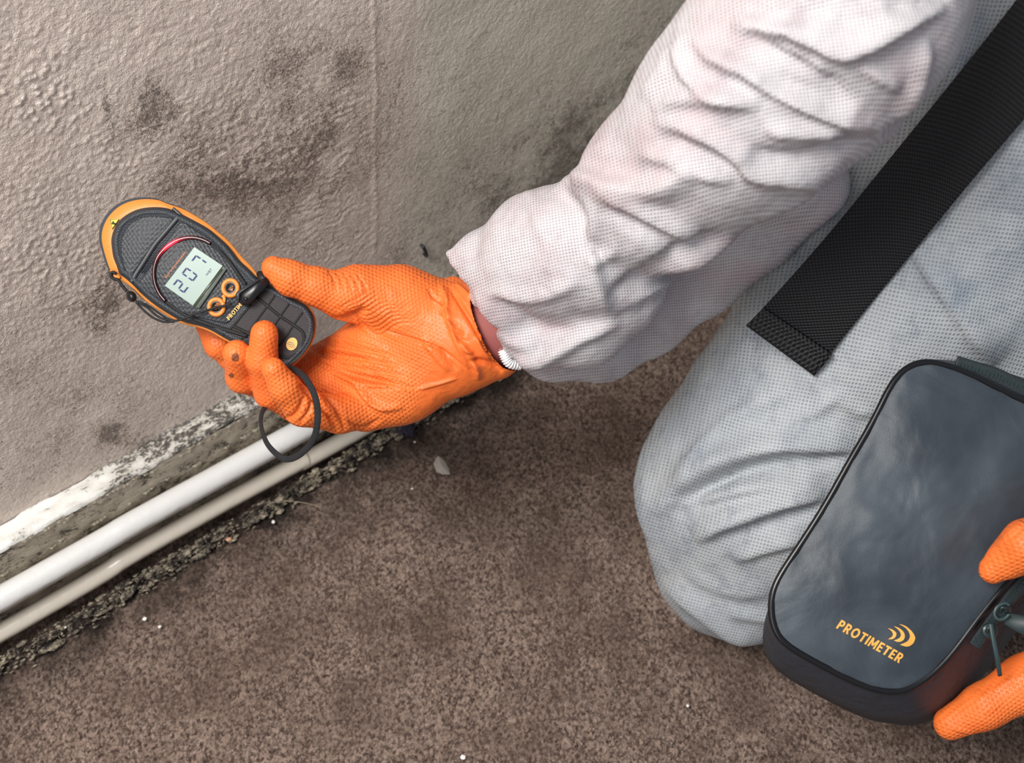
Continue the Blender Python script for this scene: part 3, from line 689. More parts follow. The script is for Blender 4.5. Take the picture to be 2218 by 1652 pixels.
for q in range(11):   # fine creases over the ball of the thumb
    y0 = 300+q*24; GF.append(([c2(930+q*12, 470+q*4), c2(1080+q*14, y0+95), c2(1200+q*16, y0+20), c2(1300+q*18, y0+30-q*2)], -.55, 2.2, 2.2))
for q in range(9):
    GF.append(([c2(800+q*18, 640+q*34), c2(950+q*22, 655+q*38), c2(1120+q*24, 690+q*36+q%2*12), c2(1300+q*22, 740+q*34)], (-.7 if q % 2 else .6), 3.0+q%3, 3.5))
for q in range(7):
    GF.append(([c2(1560+q*42, 320+q*70), c2(1620+q*40, 400+q*66), c2(1690+q*36, 430+q*64)], (.9 if q % 2 else -1.0), 3, 4))
for q in range(5):
    GF.append(([c2(900+q*45, 200+q*3), c2(935+q*50, 260+q*8), c2(950+q*52, 340+q*6)], -.6, 2.5, 2.5))
V, px, py, d = folds(V, Q, GF, 2.0)
N = normals(V, Q); V = V+N*(.0005*fbm(V[:, 0]*90, V[:, 1]*90, 3, 24))[:, None]
a = math.radians(8); gu = V[:, 0]*math.cos(a)-V[:, 1]*math.sin(a); gv = (V[:, 0]*math.sin(a)+V[:, 1]*math.cos(a))
gm = sstep(970, 920, px+.35*(py-740))*(.45+.55*sstep(560, 620, px)); gm = gm*(1-.5*np.exp(-(((px-760)/90)**2+((py-720)/70)**2)))*(1-.75*np.exp(-(((px-930)/90)**2+((py-680)/60)**2)))
sk = sstep(-.3, .3, N[:, 2]); gm = gm*(.2+.8*sk)
st = blobs(px, py, [(511, 772, 9, 9, 1.0), (508, 778, 7, 7, .6), (499, 815, 10, 7, .5), (590, 752, 9, 12, .35), (503, 812, 6, 6, .4)])*(d < .93)
glove = mk('glove', cam2world(V), Q, MG, person, attrs=dict(grip=np.stack([gu, gv, gm], 1), stain=st)); glove['label'] = 'orange textured glove gripping the meter, grime on two fingertips'
# --- second glove, holding the bag
fg = Field((.24, -.30, -.93), (.47, -.03, -.72), .0014)
fg.chain([(2150, 1234, .812, 8.6), (2190, 1205, .808, 12), (2225, 1180, .800, 15), (2330, 1150, .81, 17), (2440, 1230, .83, 24)], .006)
fg.chain([(2058, 1566, .868, 11), (2130, 1530, .862, 14.5), (2220, 1480, .858, 17.5), (2340, 1410, .85, 18), (2440, 1280, .84, 26)], .006)
V, Q = fg.mesh(); V, px, py, d = folds(V, Q, [([(2060, 1575), (2080, 1580), (2115, 1590)], 1.2, 4, 4), ([(2218, 1130), (2180, 1160), (2165, 1180)], 1, 5, 6), ([(2110, 1520), (2160, 1490), (2218, 1460)], 1, 6, 6)])
N = normals(V, Q); V = V+N*(.0005*fbm(V[:, 0]*90, V[:, 1]*90, 3, 27))[:, None]
mg = np.where(py < 1350, 1.0, sstep(1500, 1560, py+.55*(px-2060)))
mk('glove', cam2world(V), Q, MG, person, attrs=dict(grip=np.stack([V[:, 0], V[:, 1], mg], 1), stain=0*px))['label'] = 'orange textured glove at the right edge holding the bag'

# ------------------------------------------------------------------ damp meter
DF = .898   # depth of the front face
def c1(x, y): return (x/3.9333+180, y/3.9333+400)
def cA(x, y): return (x/5.9+200, y/5.9+420)
def cB(x, y): return (x/5.9+440, y/5.9+560)
meter = empty('moisture_meter', P(420, 620, .93), 'handheld moisture meter, charcoal and orange, lit screen reading 207, pressed to wall', 'meter')
outer = [(165, 510), (158, 430), (175, 350), (220, 268), (300, 190), (400, 142), (520, 122), (640, 130), (730, 165), (810, 190), (900, 230), (1050, 322), (1150, 402), (1250, 490), (1350, 610), (1430, 690), (1500, 775), (1590, 832), (1700, 900), (1820, 968), (1900, 1010), (1960, 1080), (1987, 1180), (1975, 1290), (1930, 1390), (1850, 1490), (1760, 1560), (1640, 1575), (1500, 1500), (1350, 1400), (1200, 1320), (1100, 1262), (1000, 1222), (850, 1185), (740, 1130), (600, 1040), (500, 960), (430, 890), (360, 835), (300, 805), (240, 740), (200, 640)]
inner = [(245, 545), (240, 470), (255, 400), (295, 320), (370, 255), (470, 208), (590, 190), (710, 198), (800, 232), (900, 280), (1050, 362), (1150, 440), (1240, 525), (1330, 640), (1410, 715), (1490, 795), (1585, 848), (1695, 912), (1812, 982), (1890, 1022), (1948, 1090), (1975, 1185), (1962, 1290), (1918, 1384), (1840, 1480), (1752, 1548), (1645, 1562), (1505, 1486), (1355, 1386), (1205, 1306), (1105, 1248), (1005, 1206), (855, 1168), (748, 1112), (612, 1024), (515, 945), (450, 880), (400, 832), (350, 790), (310, 760), (285, 690), (258, 620)]
out_px = np.array([c1(*p) for p in outer]); in_px = np.array([c1(*p) for p in inner])
out_s = catmull(out_px, 4, True); in_s = catmull(in_px, 4, True)
back = catmull(out_px+np.array([-5.5, -3.5]), 4, True)
v, f = rings([PV(inset(back, 14), .938), PV(inset(back, 4), .934), PV(back, .925), PV(back, .912), PV(inset(back, 3), .910)]); mk('rear_shell', v, f, MDG, meter)
v, f = rings([PV(out_s, .913), PV(out_s, .9075), PV(inset(out_s, 1.2), .9060), PV(inset(in_s, 3), .9055)]); mk('orange_band', v, f, MOR, meter)
v, f = rings([PV(in_s, .9075), PV(in_s, .9035), PV(inset(in_s, 2), .9008), PV(inset(in_s, 6), .8990), PV(inset(in_s, 10), .8983), PV(inset(in_s, 14), .8990), PV(inset(in_s, 17), .8998)]); mk('front_shell', v, f, MRB, meter)
# studded panels
head = catmull([c1(*p) for p in [(320, 520), (335, 440), (390, 350), (480, 285), (590, 265), (700, 275), (775, 300), (700, 400), (600, 510), (520, 620), (450, 720), (395, 800), (350, 700), (325, 600)]], 4, True)
v, f = slab(head, .8990, .9005, 2.5); mk('studded_pad', v, f, MRBP, meter)
face = catmull([c1(*p) for p in [(840, 320), (960, 390), (1090, 470), (1200, 580), (1290, 700), (1360, 800), (1400, 900), (1330, 1000), (1240, 1170), (1120, 1160), (900, 1110), (740, 1030), (600, 940), (480, 850), (560, 720), (680, 540), (760, 420)]], 4, True)
v, f = slab(face, .8985, .9003, 2.0); mk('studded_pad', v, f, MRBP, meter)
def strip(pts, wpx, d, lift=.0008, name='groove', mat=None, par=None, n=6):
    c = catmull([P(a, b, d) for a, b in pts], n); v, f = tube(c, wpx/2/FPX*d, 10, flat=(1, .55)); return mk(name, v, f, mat or MGR, par or meter)
strip([c1(820, 262), c1(720, 380), c1(610, 510), c1(520, 650), c1(455, 750), c1(410, 830)], 13, .8998, name='cross_channel', mat=simple('dark_rubber', (30, 34, 38), .45))
strip([c1(765, 200), c1(800, 232), c1(830, 262)], 7, .9012, name='cross_channel', mat=simple('dark_joint', (38, 42, 47), .4))
# screen bezel groove and led arc
arc = [(700, 990), (650, 930), (612, 840), (602, 740), (625, 640), (680, 560), (760, 495), (850, 458), (940, 450), (1020, 468), (1085, 500)]
strip([c1(*p) for p in [(700, 990), (850, 1100), (1000, 1165), (1200, 1230), (1400, 1290)]], 9, .8990, name='side_groove')
strip([c1(*p) for p in [(1085, 500), (1180, 585), (1270, 690), (1330, 780), (1385, 850)]], 9, .8990, name='side_groove')
ml = Mat('red_light_ring', srgb(46, 14, 18), .12); gl = ml.attr('glow').outputs['Fac']
ml.b.inputs['Emission Color'].default_value = (1, .03, .06, 1); ml.l(ml.math('MULTIPLY', gl, 2.2), ml.b.inputs['Emission Strength'])
ca = catmull([c1(*p) for p in arc], 8); cw = PV(ca, .8975); v, f = tube(cw, 4.2/FPX*.8975, 10, flat=(1, .7)); cc = np.array(c1(745, 515))
gd = np.hypot(*(ca-cc).T); mk('indicator_ring', v, f, ml.m, meter, attrs=dict(glow=np.repeat(np.exp(-(gd/13)**2)+.25*np.exp(-(gd/30)**2), 10)))
# screen
scr = [c1(950, 530), c1(1188, 692), c1(1120, 775), c1(930, 1028), c1(695, 862)]
scr = [c1(948, 529), c1(1190, 690), c1(935, 1030), c1(694, 860)]
msc = Mat('lcd_glass', srgb(94, 120, 109), .3); msc.b.inputs['Emission Color'].default_value = srgb(120, 160, 145); msc.b.inputs['Emission Strength'].default_value = .10
v, f = rings([PV(scr, .8972), PV(inset(scr, .6)*1, .8968)], True, True); 
v, f = rings([PV(np.array(scr), .8990), PV(np.array(scr), .8972), PV(inset(scr, .5), .8969)]); screen = mk('screen', v, f, msc.m, meter, False)
fr2 = [c1(*p) for p in [(1192, 692), (1222, 716), (1000, 1052), (975, 1058), (932, 1028), (940, 1000)]]
mgl = Mat('clear_lens_edge', srgb(120, 130, 122), .08); mgl.b.inputs['Metallic'].default_value = .2
v, f = slab([c1(*p) for p in [(1192, 694), (1224, 718), (990, 1055), (935, 1030)]], .8964, .8990, .8); mk('lens_edge', v, f, mgl.m, meter)
v, f = slab([c1(*p) for p in [(1178, 712), (1192, 722), (955, 1040), (936, 1028)]], .8960, .8966, .3); mk('lens_shadow_line', v, f, simple('dark_olive', (70, 74, 60), .3), meter)
# lcd segments: frame given by text direction e1 and down direction e2
O = np.array(c1(694, 860)); e1 = np.array(c1(948, 529))-O; e2 = np.array(c1(935, 1030))-O
def lcd(u, w_): return O+e1*u+e2*w_
def poly_plate(polys, d, th, name, mat, par):
    v, f = join([rings([PV(np.array(p), d+th), PV(np.array(p), d)]) for p in polys]); return mk(name, v, f, mat, par, False)
def seg(ch, u0, u1, w0, w1, t=.032):
    on = {'2': 'abged', '0': 'abcdef', '7': 'abc'}[ch]; wm = (w0+w1)/2; g = .012; P_ = []; tw = t*1.45
    H = lambda w_: [lcd(u0+g, w_), lcd(u1-g, w_), lcd(u1-g-t*.6, w_+tw), lcd(u0+g+t*.6, w_+tw)]
    if 'a' in on: P_.append(H(w0))
    if 'd' in on: P_.append([lcd(u0+g+t*.6, w1-tw), lcd(u1-g-t*.6, w1-tw), lcd(u1-g, w1), lcd(u0+g, w1)])
    if 'g' in on: P_.append([lcd(u0+g, wm), lcd(u0+g+t*.5, wm-tw/2), lcd(u1-g-t*.5, wm-tw/2), lcd(u1-g, wm), lcd(u1-g-t*.5, wm+tw/2), lcd(u0+g+t*.5, wm+tw/2)])
    Vv = lambda u, a, b, s: [lcd(u, a+.025), lcd(u, b-.025), lcd(u+s*t, b-.05), lcd(u+s*t, a+.06)]
    if 'b' in on: P_.append(Vv(u1, w0, wm, -1))
    if 'c' in on: P_.append(Vv(u1, wm, w1, -1))
    if 'f' in on: P_.append(Vv(u0, w0, wm, 1))
    if 'e' in on: P_.append(Vv(u0, wm, w1, 1))
    return P_
polys = seg('2', .10, .27, .17, .58)+seg('0', .40, .57, .17, .58)+seg('7', .72, .89, .17, .58)
poly_plate(polys, .8966, .0003, 'digit_segments', MINK, screen)
# --- text helper: default font outline mapped by an affine frame in pixels
def text_mesh(s_, O, ex, ey, d, name, mat, par, th=.0003, bold=.0, space=1.0, surf=None):
    cu = bpy.data.curves.new('t', 'FONT'); cu.body = s_; cu.size = 1.0; cu.offset = bold; cu.space_character = space; cu.resolution_u = 3
    ob = bpy.data.objects.new('t', cu); S.collection.objects.link(ob); dg = bpy.context.evaluated_depsgraph_get()
    me = bpy.data.meshes.new_from_object(ob.evaluated_get(dg)); co = np.array([v_.co[:] for v_ in me.vertices]); fc = [tuple(p.vertices) for p in me.polygons]
    bpy.data.objects.remove(ob); bpy.data.curves.remove(cu); bpy.data.meshes.remove(me)
    x0, x1 = co[:, 0].min(), co[:, 0].max(); hh = .70
    pp = np.array(O)+((co[:, :1]-x0)/(x1-x0))*np.array(ex)+(co[:, 1:2]/hh)*np.array(ey)
    dd_ = d if surf is None else np.array([surf(a, b)-.0006 for a, b in pp])
    return mk(name, PV(pp, dd_), fc, mat, par, False)
def vec(a, b): return np.array(b)-np.array(a)
def arcstrip(cx, cy, rx, ry, t, a0, a1, n=14):
    th = np.radians(np.linspace(a0, a1, n)); o = [(cx+rx*math.cos(a), cy+ry*math.sin(a)) for a in th]; i_ = [(cx+(rx-t)*math.cos(a), cy+(ry-t)*math.sin(a)) for a in th]
    return [[o[k], o[k+1], i_[k+1], i_[k]] for k in range(n-1)]
def bx2(a, b, c, d): return [[(a, b), (c, b), (c, d), (a, d)]]
def glyph(ch):
    t = .21
    if ch in 'PR':
        g = bx2(0, 0, t, 1)+bx2(t, .80, .34, 1)+bx2(t, .36, .34, .56)+arcstrip(.34, .68, .27, .32, .20, -90, 90)
        return (g+[[(.26, .40), (.46, .40), (.66, 0), (.42, 0)]], .68) if ch == 'R' else (g, .64)
    if ch == 'O': return arcstrip(.42, .5, .42, .53, .21, 0, 360, 30), .86
    if ch == 'T': return bx2(0, .81, .64, 1)+bx2(.215, 0, .425, .81), .66
    if ch == 'I': return bx2(0, 0, t, 1), .23
    if ch == 'M': return bx2(0, 0, .19, 1)+bx2(.63, 0, .82, 1)+[[(.0, 1), (.21, 1), (.50, .22), (.32, .22)], [(.61, 1), (.82, 1), (.50, .22), (.32, .22)]], .84
    return bx2(0, 0, t, 1)+bx2(t, .81, .52, 1)+bx2(t, .41, .48, .59)+bx2(t, 0, .52, .19), .55
def caps(word, O, ex, ey, d, name, mat, par, surf=None, gap=.12):
    x = 0; qs = []
    for ch in word:
        g, w_ = glyph(ch); qs += [[(x+a, b) for a, b in q] for q in g]; x += w_+gap
    tot = x-gap; V = []; f = []
    for q in qs:
        pp = [np.array(O)+a/tot*np.array(ex)+b*np.array(ey) for a, b in q]
        f.append(tuple(range(len(V), len(V)+4))); V += [P(a[0], a[1], (surf(*a)-.0006) if surf else d) for a in pp]
    return mk(name, V, f, mat, par, False)
text_mesh('Surveymaster', c1(706, 800), vec(c1(706, 800), c1(882, 572)), vec((0, 0), (-4.4, -3.4)), .8982, 'lettering', MPO, meter, bold=.004)
text_mesh('WET', c1(1055, 778), vec(c1(1055, 778), c1(1102, 722)), vec((0, 0), (-4.0, -2.8)), .8966, 'lettering', MINK, screen)
caps('PROTIM', cB(335, 790), vec(cB(335, 790), cB(497, 600)), vec((0, 0), (-6.5, -6.2)), .8982, 'lettering', MPR, meter)
# buttons
def ell(c, rx, ry, rot=0, n=28):
    t_ = np.linspace(0, 2*math.pi, n, endpoint=False); a = math.radians(rot)
    return np.stack([c[0]+rx*np.cos(t_)*math.cos(a)-ry*np.sin(t_)*math.sin(a), c[1]+rx*np.cos(t_)*math.sin(a)+ry*np.sin(t_)*math.cos(a)], 1)
for c, lab in ((cB(350, 375), 'up_button'), (cB(170, 618), 'power_button')):
    ring_ = np.vstack([ell(c, 15.5, 16.5, 30, 30)]); r2 = catmull(ring_, 1, True)
    rr = PV(ell(c, 15.8, 16.8, 0, 30), .8972); v, f = tube(rr, .0016, 8, closed=True); b_ = mk('button_ring', v, f, MOR, meter)
    v, f = rings([PV(ell(c, 14.5, 15.5), .8990), PV(ell(c, 14.5, 15.5), .8980), PV(ell(c, 12.5, 13.4), .8968), PV(ell(c, 10, 11), .8966), PV(ell(c, 8, 8.8), .8972)]); b_ = mk('button', v, f, MBK, meter)
    if lab == 'up_button':
        tp = [P(*cB(385, 345), .8966), P(*cB(325, 395), .8966), P(*cB(375, 415), .8966)]; v, f = tube(tp, .0004, 6, closed=True); mk('triangle_mark', v, f, MPO, b_)
    else:
        parts = [tube(catmull([P(*cB(x_, y_), .8966) for x_, y_ in q], 4), .0004, 6) for q in ([(165, 570), (205, 580), (220, 620), (195, 640)], [(150, 600), (185, 590), (195, 615), (165, 650)], [(135, 620), (160, 625), (155, 655)])]
        v, f = join(parts); mk('power_mark', v, f, MPO, b_)
strip([cB(245, 470), cB(270, 500), cB(265, 560)], 7, .8974, name='button_bridge', mat=MOR)
# grip grooves and pad
for pts, wpx in (([(690, 500), (830, 610), (990, 740), (1160, 850), (1265, 930), (1292, 1020), (1270, 1130), (1210, 1210), (1120, 1258), (1050, 1262), (1000, 1235)], 7), ([(380, 865), (480, 905), (600, 970), (720, 1080)], 7),
                 ([(610, 590), (500, 720), (385, 860), (250, 978)], 4.5), ([(918, 468), (825, 600), (700, 770), (590, 930), (490, 1030)], 4.5), ([(1095, 580), (1000, 715), (900, 870), (800, 1000)], 4.5), ([(1268, 690), (1160, 840), (1070, 980), (975, 1115)], 4.5)):
    strip([cB(*p) for p in pts], wpx, .8992 if wpx > 5 else .8990, name='grip_groove')
grip = catmull([cB(*p) for p in [(620, 560), (700, 480), (830, 400), (1000, 480), (1180, 600), (1320, 700), (1390, 830), (1400, 980), (1330, 1150), (1200, 1300), (1080, 1350), (900, 1200), (700, 1080), (500, 1050), (330, 960), (400, 800)]], 3, True)
v, f = slab(grip, .8992, .9004, 2.0); mk('grip_pad', v, f, rubber_material('brown_black_grip', (56, 52, 54), 1500), meter)
c = cB(1133, 1090); v, f = rings([PV(ell(c, 11.8, 14.2, 25), .8996), PV(ell(c, 11.8, 14.2, 25), .8985)]); disc = mk('badge', v, f, MPR, meter, False)
arcs = []
for (r0, r1, th) in ((2.0, 4.0, 1), (5.2, 7.6, 1), (8.6, 10.6, 1)):
    cc0 = np.array(cB(1110, 1140)); t_ = np.linspace(-160, -20, 14)
    wd_ = np.sin(np.linspace(0.15, math.pi-.15, 14)); rm = (r0+r1)/2
    o_ = [(cc0[0]+(rm+.9*wd_[k]*.8)*1.0*math.cos(math.radians(t_[k]+25)), cc0[1]+(rm*1.25+.9*wd_[k])*math.sin(math.radians(t_[k]+25))) for k in range(14)]
    i_ = [(cc0[0]+(rm-.5*wd_[k])*math.cos(math.radians(t_[k]+25)), cc0[1]+(rm*1.25-.5*wd_[k])*math.sin(math.radians(t_[k]+25))) for k in range(13, -1, -1)]
    arcs.append(o_+i_)
poly_plate(arcs, .8982, .0003, 'badge_arcs', MBK, disc)
# clip and pivot
clip = catmull([cB(*p) for p in [(712, 155), (790, 170), (850, 230), (855, 300), (790, 390), (700, 480), (620, 570), (540, 600), (470, 570), (450, 500), (480, 430), (560, 350), (650, 290), (690, 250), (680, 190)]], 4, True)
v, f = slab(clip, .8905, .9040, 2.5); cl_ = mk('pivot_clip', v, f, MBK, meter)
v, f = slab(catmull([cB(*p) for p in [(420, 440), (540, 345), (690, 265), (720, 285), (560, 390), (480, 450), (460, 540), (430, 520)]], 3, True), .8895, .8985, 1.2); mk('clip_edge', v, f, simple('worn_black', (46, 50, 54), .35), cl_)
c = cB(545, 515); v, f = rings([PV(ell(c, 4.5, 4.5, 0, 14), .8905), PV(ell(c, 3.5, 3.5, 0, 14), .8896)]); mk('screw', v, f, simple('dark_steel', (60, 60, 64), .3, Metallic=.8), cl_)
# warning sticker
tri = lambda s_: [np.array(cA(275, 365))+s_*(np.array(cA(*q))-np.array(cA(275, 365))) for q in [(222, 325), (345, 320), (252, 455)]]
o1 = poly_plate([tri(1.0)], .9050, .0006, 'sticker', MYL, meter)
parts = [tube(np.array([P(*q, .9048) for q in tri(.88)]), .0003, 5, closed=True), tube(np.array([P(*cA(262, 352), .9048), P(*cA(272, 378), .9048), P(*cA(296, 382), .9048)]), .0006, 6), tube(np.array([P(*cA(248, 378), .9048), P(*cA(275, 380), .9048)]), .0005, 6)]
v, f = join(parts); mk('sticker_print', v, f, MBK, o1)
# cord lug, cord, toggle
v, f = slab(catmull([cA(*p) for p in [(235, 960), (300, 985), (345, 1030), (365, 1060), (340, 1090), (290, 1085), (250, 1050), (225, 1000)]], 3, True), .9040, .9090, 1.2); mk('cord_lug', v, f, MOR, meter)
cd1 = [cA(300, 1020), cA(270, 1000), cA(240, 1010), cA(238, 1050), cA(275, 1085), cA(330, 1100), cA(380, 1170), cA(440, 1240)]
v, f = tube(catmull([P(*q, .9025) for q in cd1], 6), .0011, 8); cord = mk('cord', v, f, MCORD, meter)
v, f = rings([PV(ell((np.array(cA(500, 1310))), r_, r_*1.25, -35, 18), .8990+k_) for r_, k_ in ((5, -.0032), (9, -.001), (11, .002), (11, .006), (8, .010), (3, .012))]); mk('cord_toggle', v, f, MBK, meter)
for q in ([(560, 1370), (700, 1450), (830, 1560), (960, 1610), (1040, 1620), (1150, 1600), (1300, 1540), (1480, 1480), (1652, 1435), (1780, 1400)],
          [(560, 1380), (640, 1470), (760, 1570), (900, 1630), (1020, 1632), (1060, 1615)], [(590, 1370), (720, 1430), (850, 1520), (960, 1590), (1050, 1618)]):
    v, f = tube(catmull([P(*cA(*p), .8935) for p in q], 5), .0008, 7); mk('cord_strand', v, f, MCORD, cord)
# lanyard
LY = [(619, 797), (637, 800), (656, 813), (671, 834), (683, 861), (688, 890), (687, 917), (682, 943), (667, 968), (643, 988), (619, 994), (599, 983), (581, 964), (571, 943), (565, 917), (567, 896), (577, 876), (588, 862)]
LD = [.893, .884, .872, .868, .866, .866, .867, .870, .874, .878, .882, .885, .888, .892, .897, .902, .910, .918]
c = catmull(np.c_[LY, LD], 6); cw = np.array([P(a, b, d3) for a, b, d3 in c]); rr = 7.2/FPX*.88*np.interp(np.arange(len(cw)), [0, 20, 60, 85, 100], [1, 1, 1, .6, .9])
v, f = tube(cw, rr, 12, flat=(1, .35)); mk('wrist_lanyard', v, f, simple('black_webbing_cord', (24, 24, 28), .7, (1400, .0009)), meter)['label'] = 'black wrist lanyard loop hanging from the meter'
c = np.array([P(a, b, d3) for a, b, d3 in catmull([(620, 790, .897), (626, 806, .896), (632, 822, .897), (638, 842, .905)], 4)]); v, f = tube(c, 8.0/FPX*.89, 10, flat=(1, .3)); mk('lanyard_tail', v, f, MWB, meter, attrs=dict(weave=v))

# ------------------------------------------------------------------ bag
bag = empty('carry_case', P(1980, 1300, .90), 'dark slate zipped carry case with black piping and amber lettering, held over the thigh', 'bag')
bo = [(2014, 784), (1979, 790), (1951, 809), (1925, 844), (1893, 913), (1841, 1000), (1801, 1074), (1755, 1149), (1709, 1218), (1680, 1265), (1670, 1311), (1677, 1357), (1697, 1391), (1755, 1426), (1824, 1463), (1887, 1490), (1939, 1498), (1979, 1485), (2020, 1458), (2066, 1409), (2112, 1345), (2160, 1285), (2218, 1218), (2300, 1120), (2380, 1010), (2390, 960), (2360, 925), (2290, 900), (2218, 870), (2129, 824), (2066, 796)]
bp = catmull(bo, 4, True)
for _ in range(6): bp = (np.roll(bp, 1, 0)+2*bp+np.roll(bp, -1, 0))/4
cen = bp.mean(0); DB = .835
def bd(p, base=DB):   # tilt of the case: its far-right corner sits deeper, with a soft bulge in the middle
    return base + .00001*(p[:, 0]-1950) - .000012*(p[:, 1]-1150)
grp = []
for k, s_ in enumerate(np.r_[1.0, .985, .97, .95, np.linspace(.92, .03, 26)]):
    q = cen+(bp-cen)*s_; bul = .010*(1-s_**2)**.8
    wr_ = .0022*fbm(q[:, 0]/70, q[:, 1]/70, 3, 77)*(1-s_**6)+.0016*fbm(q[:, 0]/28, q[:, 1]/28, 2, 78)*sstep(.7, .97, s_)*(s_ < 1)
    grp.append(PV(q, bd(q)-bul+wr_))
v, f = rings(grp, False, True); f = [tuple(q) for q in f]
panel = mk('front_panel', v, f, MB, bag); panel_bvh = BVHTree.FromPolygons([Vector(q) for q in v], f)
v, f = tube(PV(inset(bp, -1), bd(bp)+.0006), .0023, 12, closed=True); mk('piping', v, f, MPIP, bag)
def grow(p, s_, ox, oy): return cen+(p-cen)*s_+np.array([ox, oy])
nb = np.roll(bp, -1, 0)-np.roll(bp, 1, 0); nb = np.stack([nb[:, 1], -nb[:, 0]], 1); nb /= np.linalg.norm(nb, axis=1, keepdims=True)
if ((nb*(bp-cen)).sum()) < 0: nb = -nb
def swell(t_):   # the body of the case is fuller than its front panel
    am = 64*np.maximum(0, nb[:, 1])+50*np.maximum(0, nb[:, 0])*(nb[:, 1] > -.2)+46*np.maximum(0, -nb[:, 1])*sstep(1990, 2230, bp[:, 0])+6
    return bp+nb*(am*min(1, t_)**.8)[:, None]
gs = []
for s_, ox, oy, dz in ((1.0, 0, 0, .001), (1.015, 6, 10, .006), (1.04, 18, 24, .018), (1.06, 30, 40, .034), (1.05, 44, 52, .050), (1.0, 52, 56, .060), (.9, 52, 56, .063)):
    q = swell(dz/.05)*(1 if dz < .055 else 1); q = cen+(q-cen)*(1 if dz < .055 else s_*.95); gs.append(PV(q, bd(q)+dz+.002*fbm(q[:, 0]/60, q[:, 1]/60, 2, 5)))
v, f = rings(gs, False, True); mk('gusset', v, f, simple('dark_slate_nylon', (44, 49, 58), .55, (60, .003)), bag)
# zip tapes on the gusset: lower right side and top
def zipline(pts, dz, name='zip'):
    c = np.array([P(a, b, DB+dz+e) for a, b, e in catmull(pts, 8)]); v, f = tube(c, .0052, 10, flat=(1, .25)); z_ = mk(name, v, f, simple('zip_tape', (34, 44, 47), .6, (900, .0005)), bag)
    T = []
    cc = np.array([P(a, b, DB+dz+e-.0013) for a, b, e in catmull(pts, 30)]); step = .0022; acc = 0; last = cc[0]
    for k in range(1, len(cc)):
        acc += np.linalg.norm(cc[k]-cc[k-1])
        if acc > step:
            acc = 0; t_ = cc[k]-cc[k-1]; t_ /= np.linalg.norm(t_); s2 = np.cross(t_, -F); s2 /= np.linalg.norm(s2)
            b = [cc[k]+s2*x_*.0017+t_*y_*.0007-F*z2*.0007 for x_ in (-1, 1) for y_ in (-1, 1) for z2 in (-1, 1)]
            T.append((np.array(b), [(0, 1, 3, 2), (4, 6, 7, 5), (0, 4, 5, 1), (2, 3, 7, 6), (0, 2, 6, 4), (1, 5, 7, 3)]))
    v, f = join(T); t2 = mk('zip_teeth', v, f, MZG, z_, False); t2['kind'] = 'stuff'; return z_
zipline([(2108, 1398, .0), (2140, 1355, .0), (2165, 1320, .0), (2218, 1262, .0), (2290, 1180, 0)], .006)
zipline([(2070, 787, .004), (2110, 799, .004), (2160, 815, .004), (2218, 842, .004), (2300, 872, .004)], .006)
# sliders and pullers
def slider(cx, cy, d):
    v, f = slab(catmull([(cx-17, cy-4), (cx-8, cy-15), (cx+8, cy-17), (cx+18, cy-6), (cx+17, cy+10), (cx+4, cy+18), (cx-12, cy+12)], 3, True), d, d+.006, 3); s_ = mk('zip_slider', v, f, MZG, bag)
    v, f = tube(catmull([P(cx-6, cy+2, d-.001), P(cx-3, cy-6, d-.0035), P(cx+5, cy-6, d-.0035), P(cx+8, cy+3, d-.001)], 4), .0012, 8); mk('slider_bridge', v, f, MZG, s_); return s_
s1 = slider(2172, 1322, .829); s2_ = slider(2143, 1366, .831)
c = np.array([P(a, b, d3) for a, b, d3 in catmull([(2146, 1350, .8265), (2152, 1385, .825), (2160, 1425, .826), (2166, 1462, .832)], 5)]); v, f = tube(c, 5.2/FPX*.83, 10, flat=(1, .6)); mk('zip_puller', v, f, simple('puller_green', (46, 66, 70), .4), s2_)
c = np.array([P(a, b, .824) for a, b in catmull([(2186, 1310), (2176, 1306), (2160, 1314), (2154, 1328), (2160, 1340), (2174, 1340), (2186, 1330)], 5)]); v, f = tube(c, .0011, 8); mk('puller_hook', v, f, simple('puller_hook_green', (52, 70, 72), .35), s1)
v, f = slab([(2178, 1334), (2190, 1328), (2330, 1352), (2330, 1392), (2218, 1376), (2176, 1352)], .8265, .8290, .5); mk('pull_tab', v, f, simple('tab_green', (40, 54, 56), .5), s1)
# lettering on the case
def dpan(a, b): return hit(a, b, panel_bvh, DB)
def c7(x, y): return (x/7.393+1760, y/7.393+1300)
caps('PROTIMETER', c7(372, 440), vec(c7(372, 440), c7(1390, 1008)), vec((0, 0), (12.5, -18)), DB, 'lettering', MPR, panel, dpan)
L_ = [([(1380, 375), (1480, 405), (1570, 475), (1630, 555), (1643, 620), (1600, 700), (1530, 738), (1460, 730), (1400, 708)], [(1470, 680), (1525, 645), (1557, 585), (1545, 515), (1500, 450), (1440, 408)]),
      ([(1300, 412), (1380, 438), (1450, 495), (1478, 560), (1465, 620), (1420, 655), (1360, 662), (1300, 640)], [(1360, 620), (1400, 590), (1415, 545), (1390, 490), (1345, 445)]),
      ([(1200, 445), (1270, 462), (1330, 505), (1343, 545), (1320, 595), (1270, 620), (1205, 620)], [(1250, 595), (1280, 570), (1286, 535), (1270, 500), (1240, 470)])]
pr = []
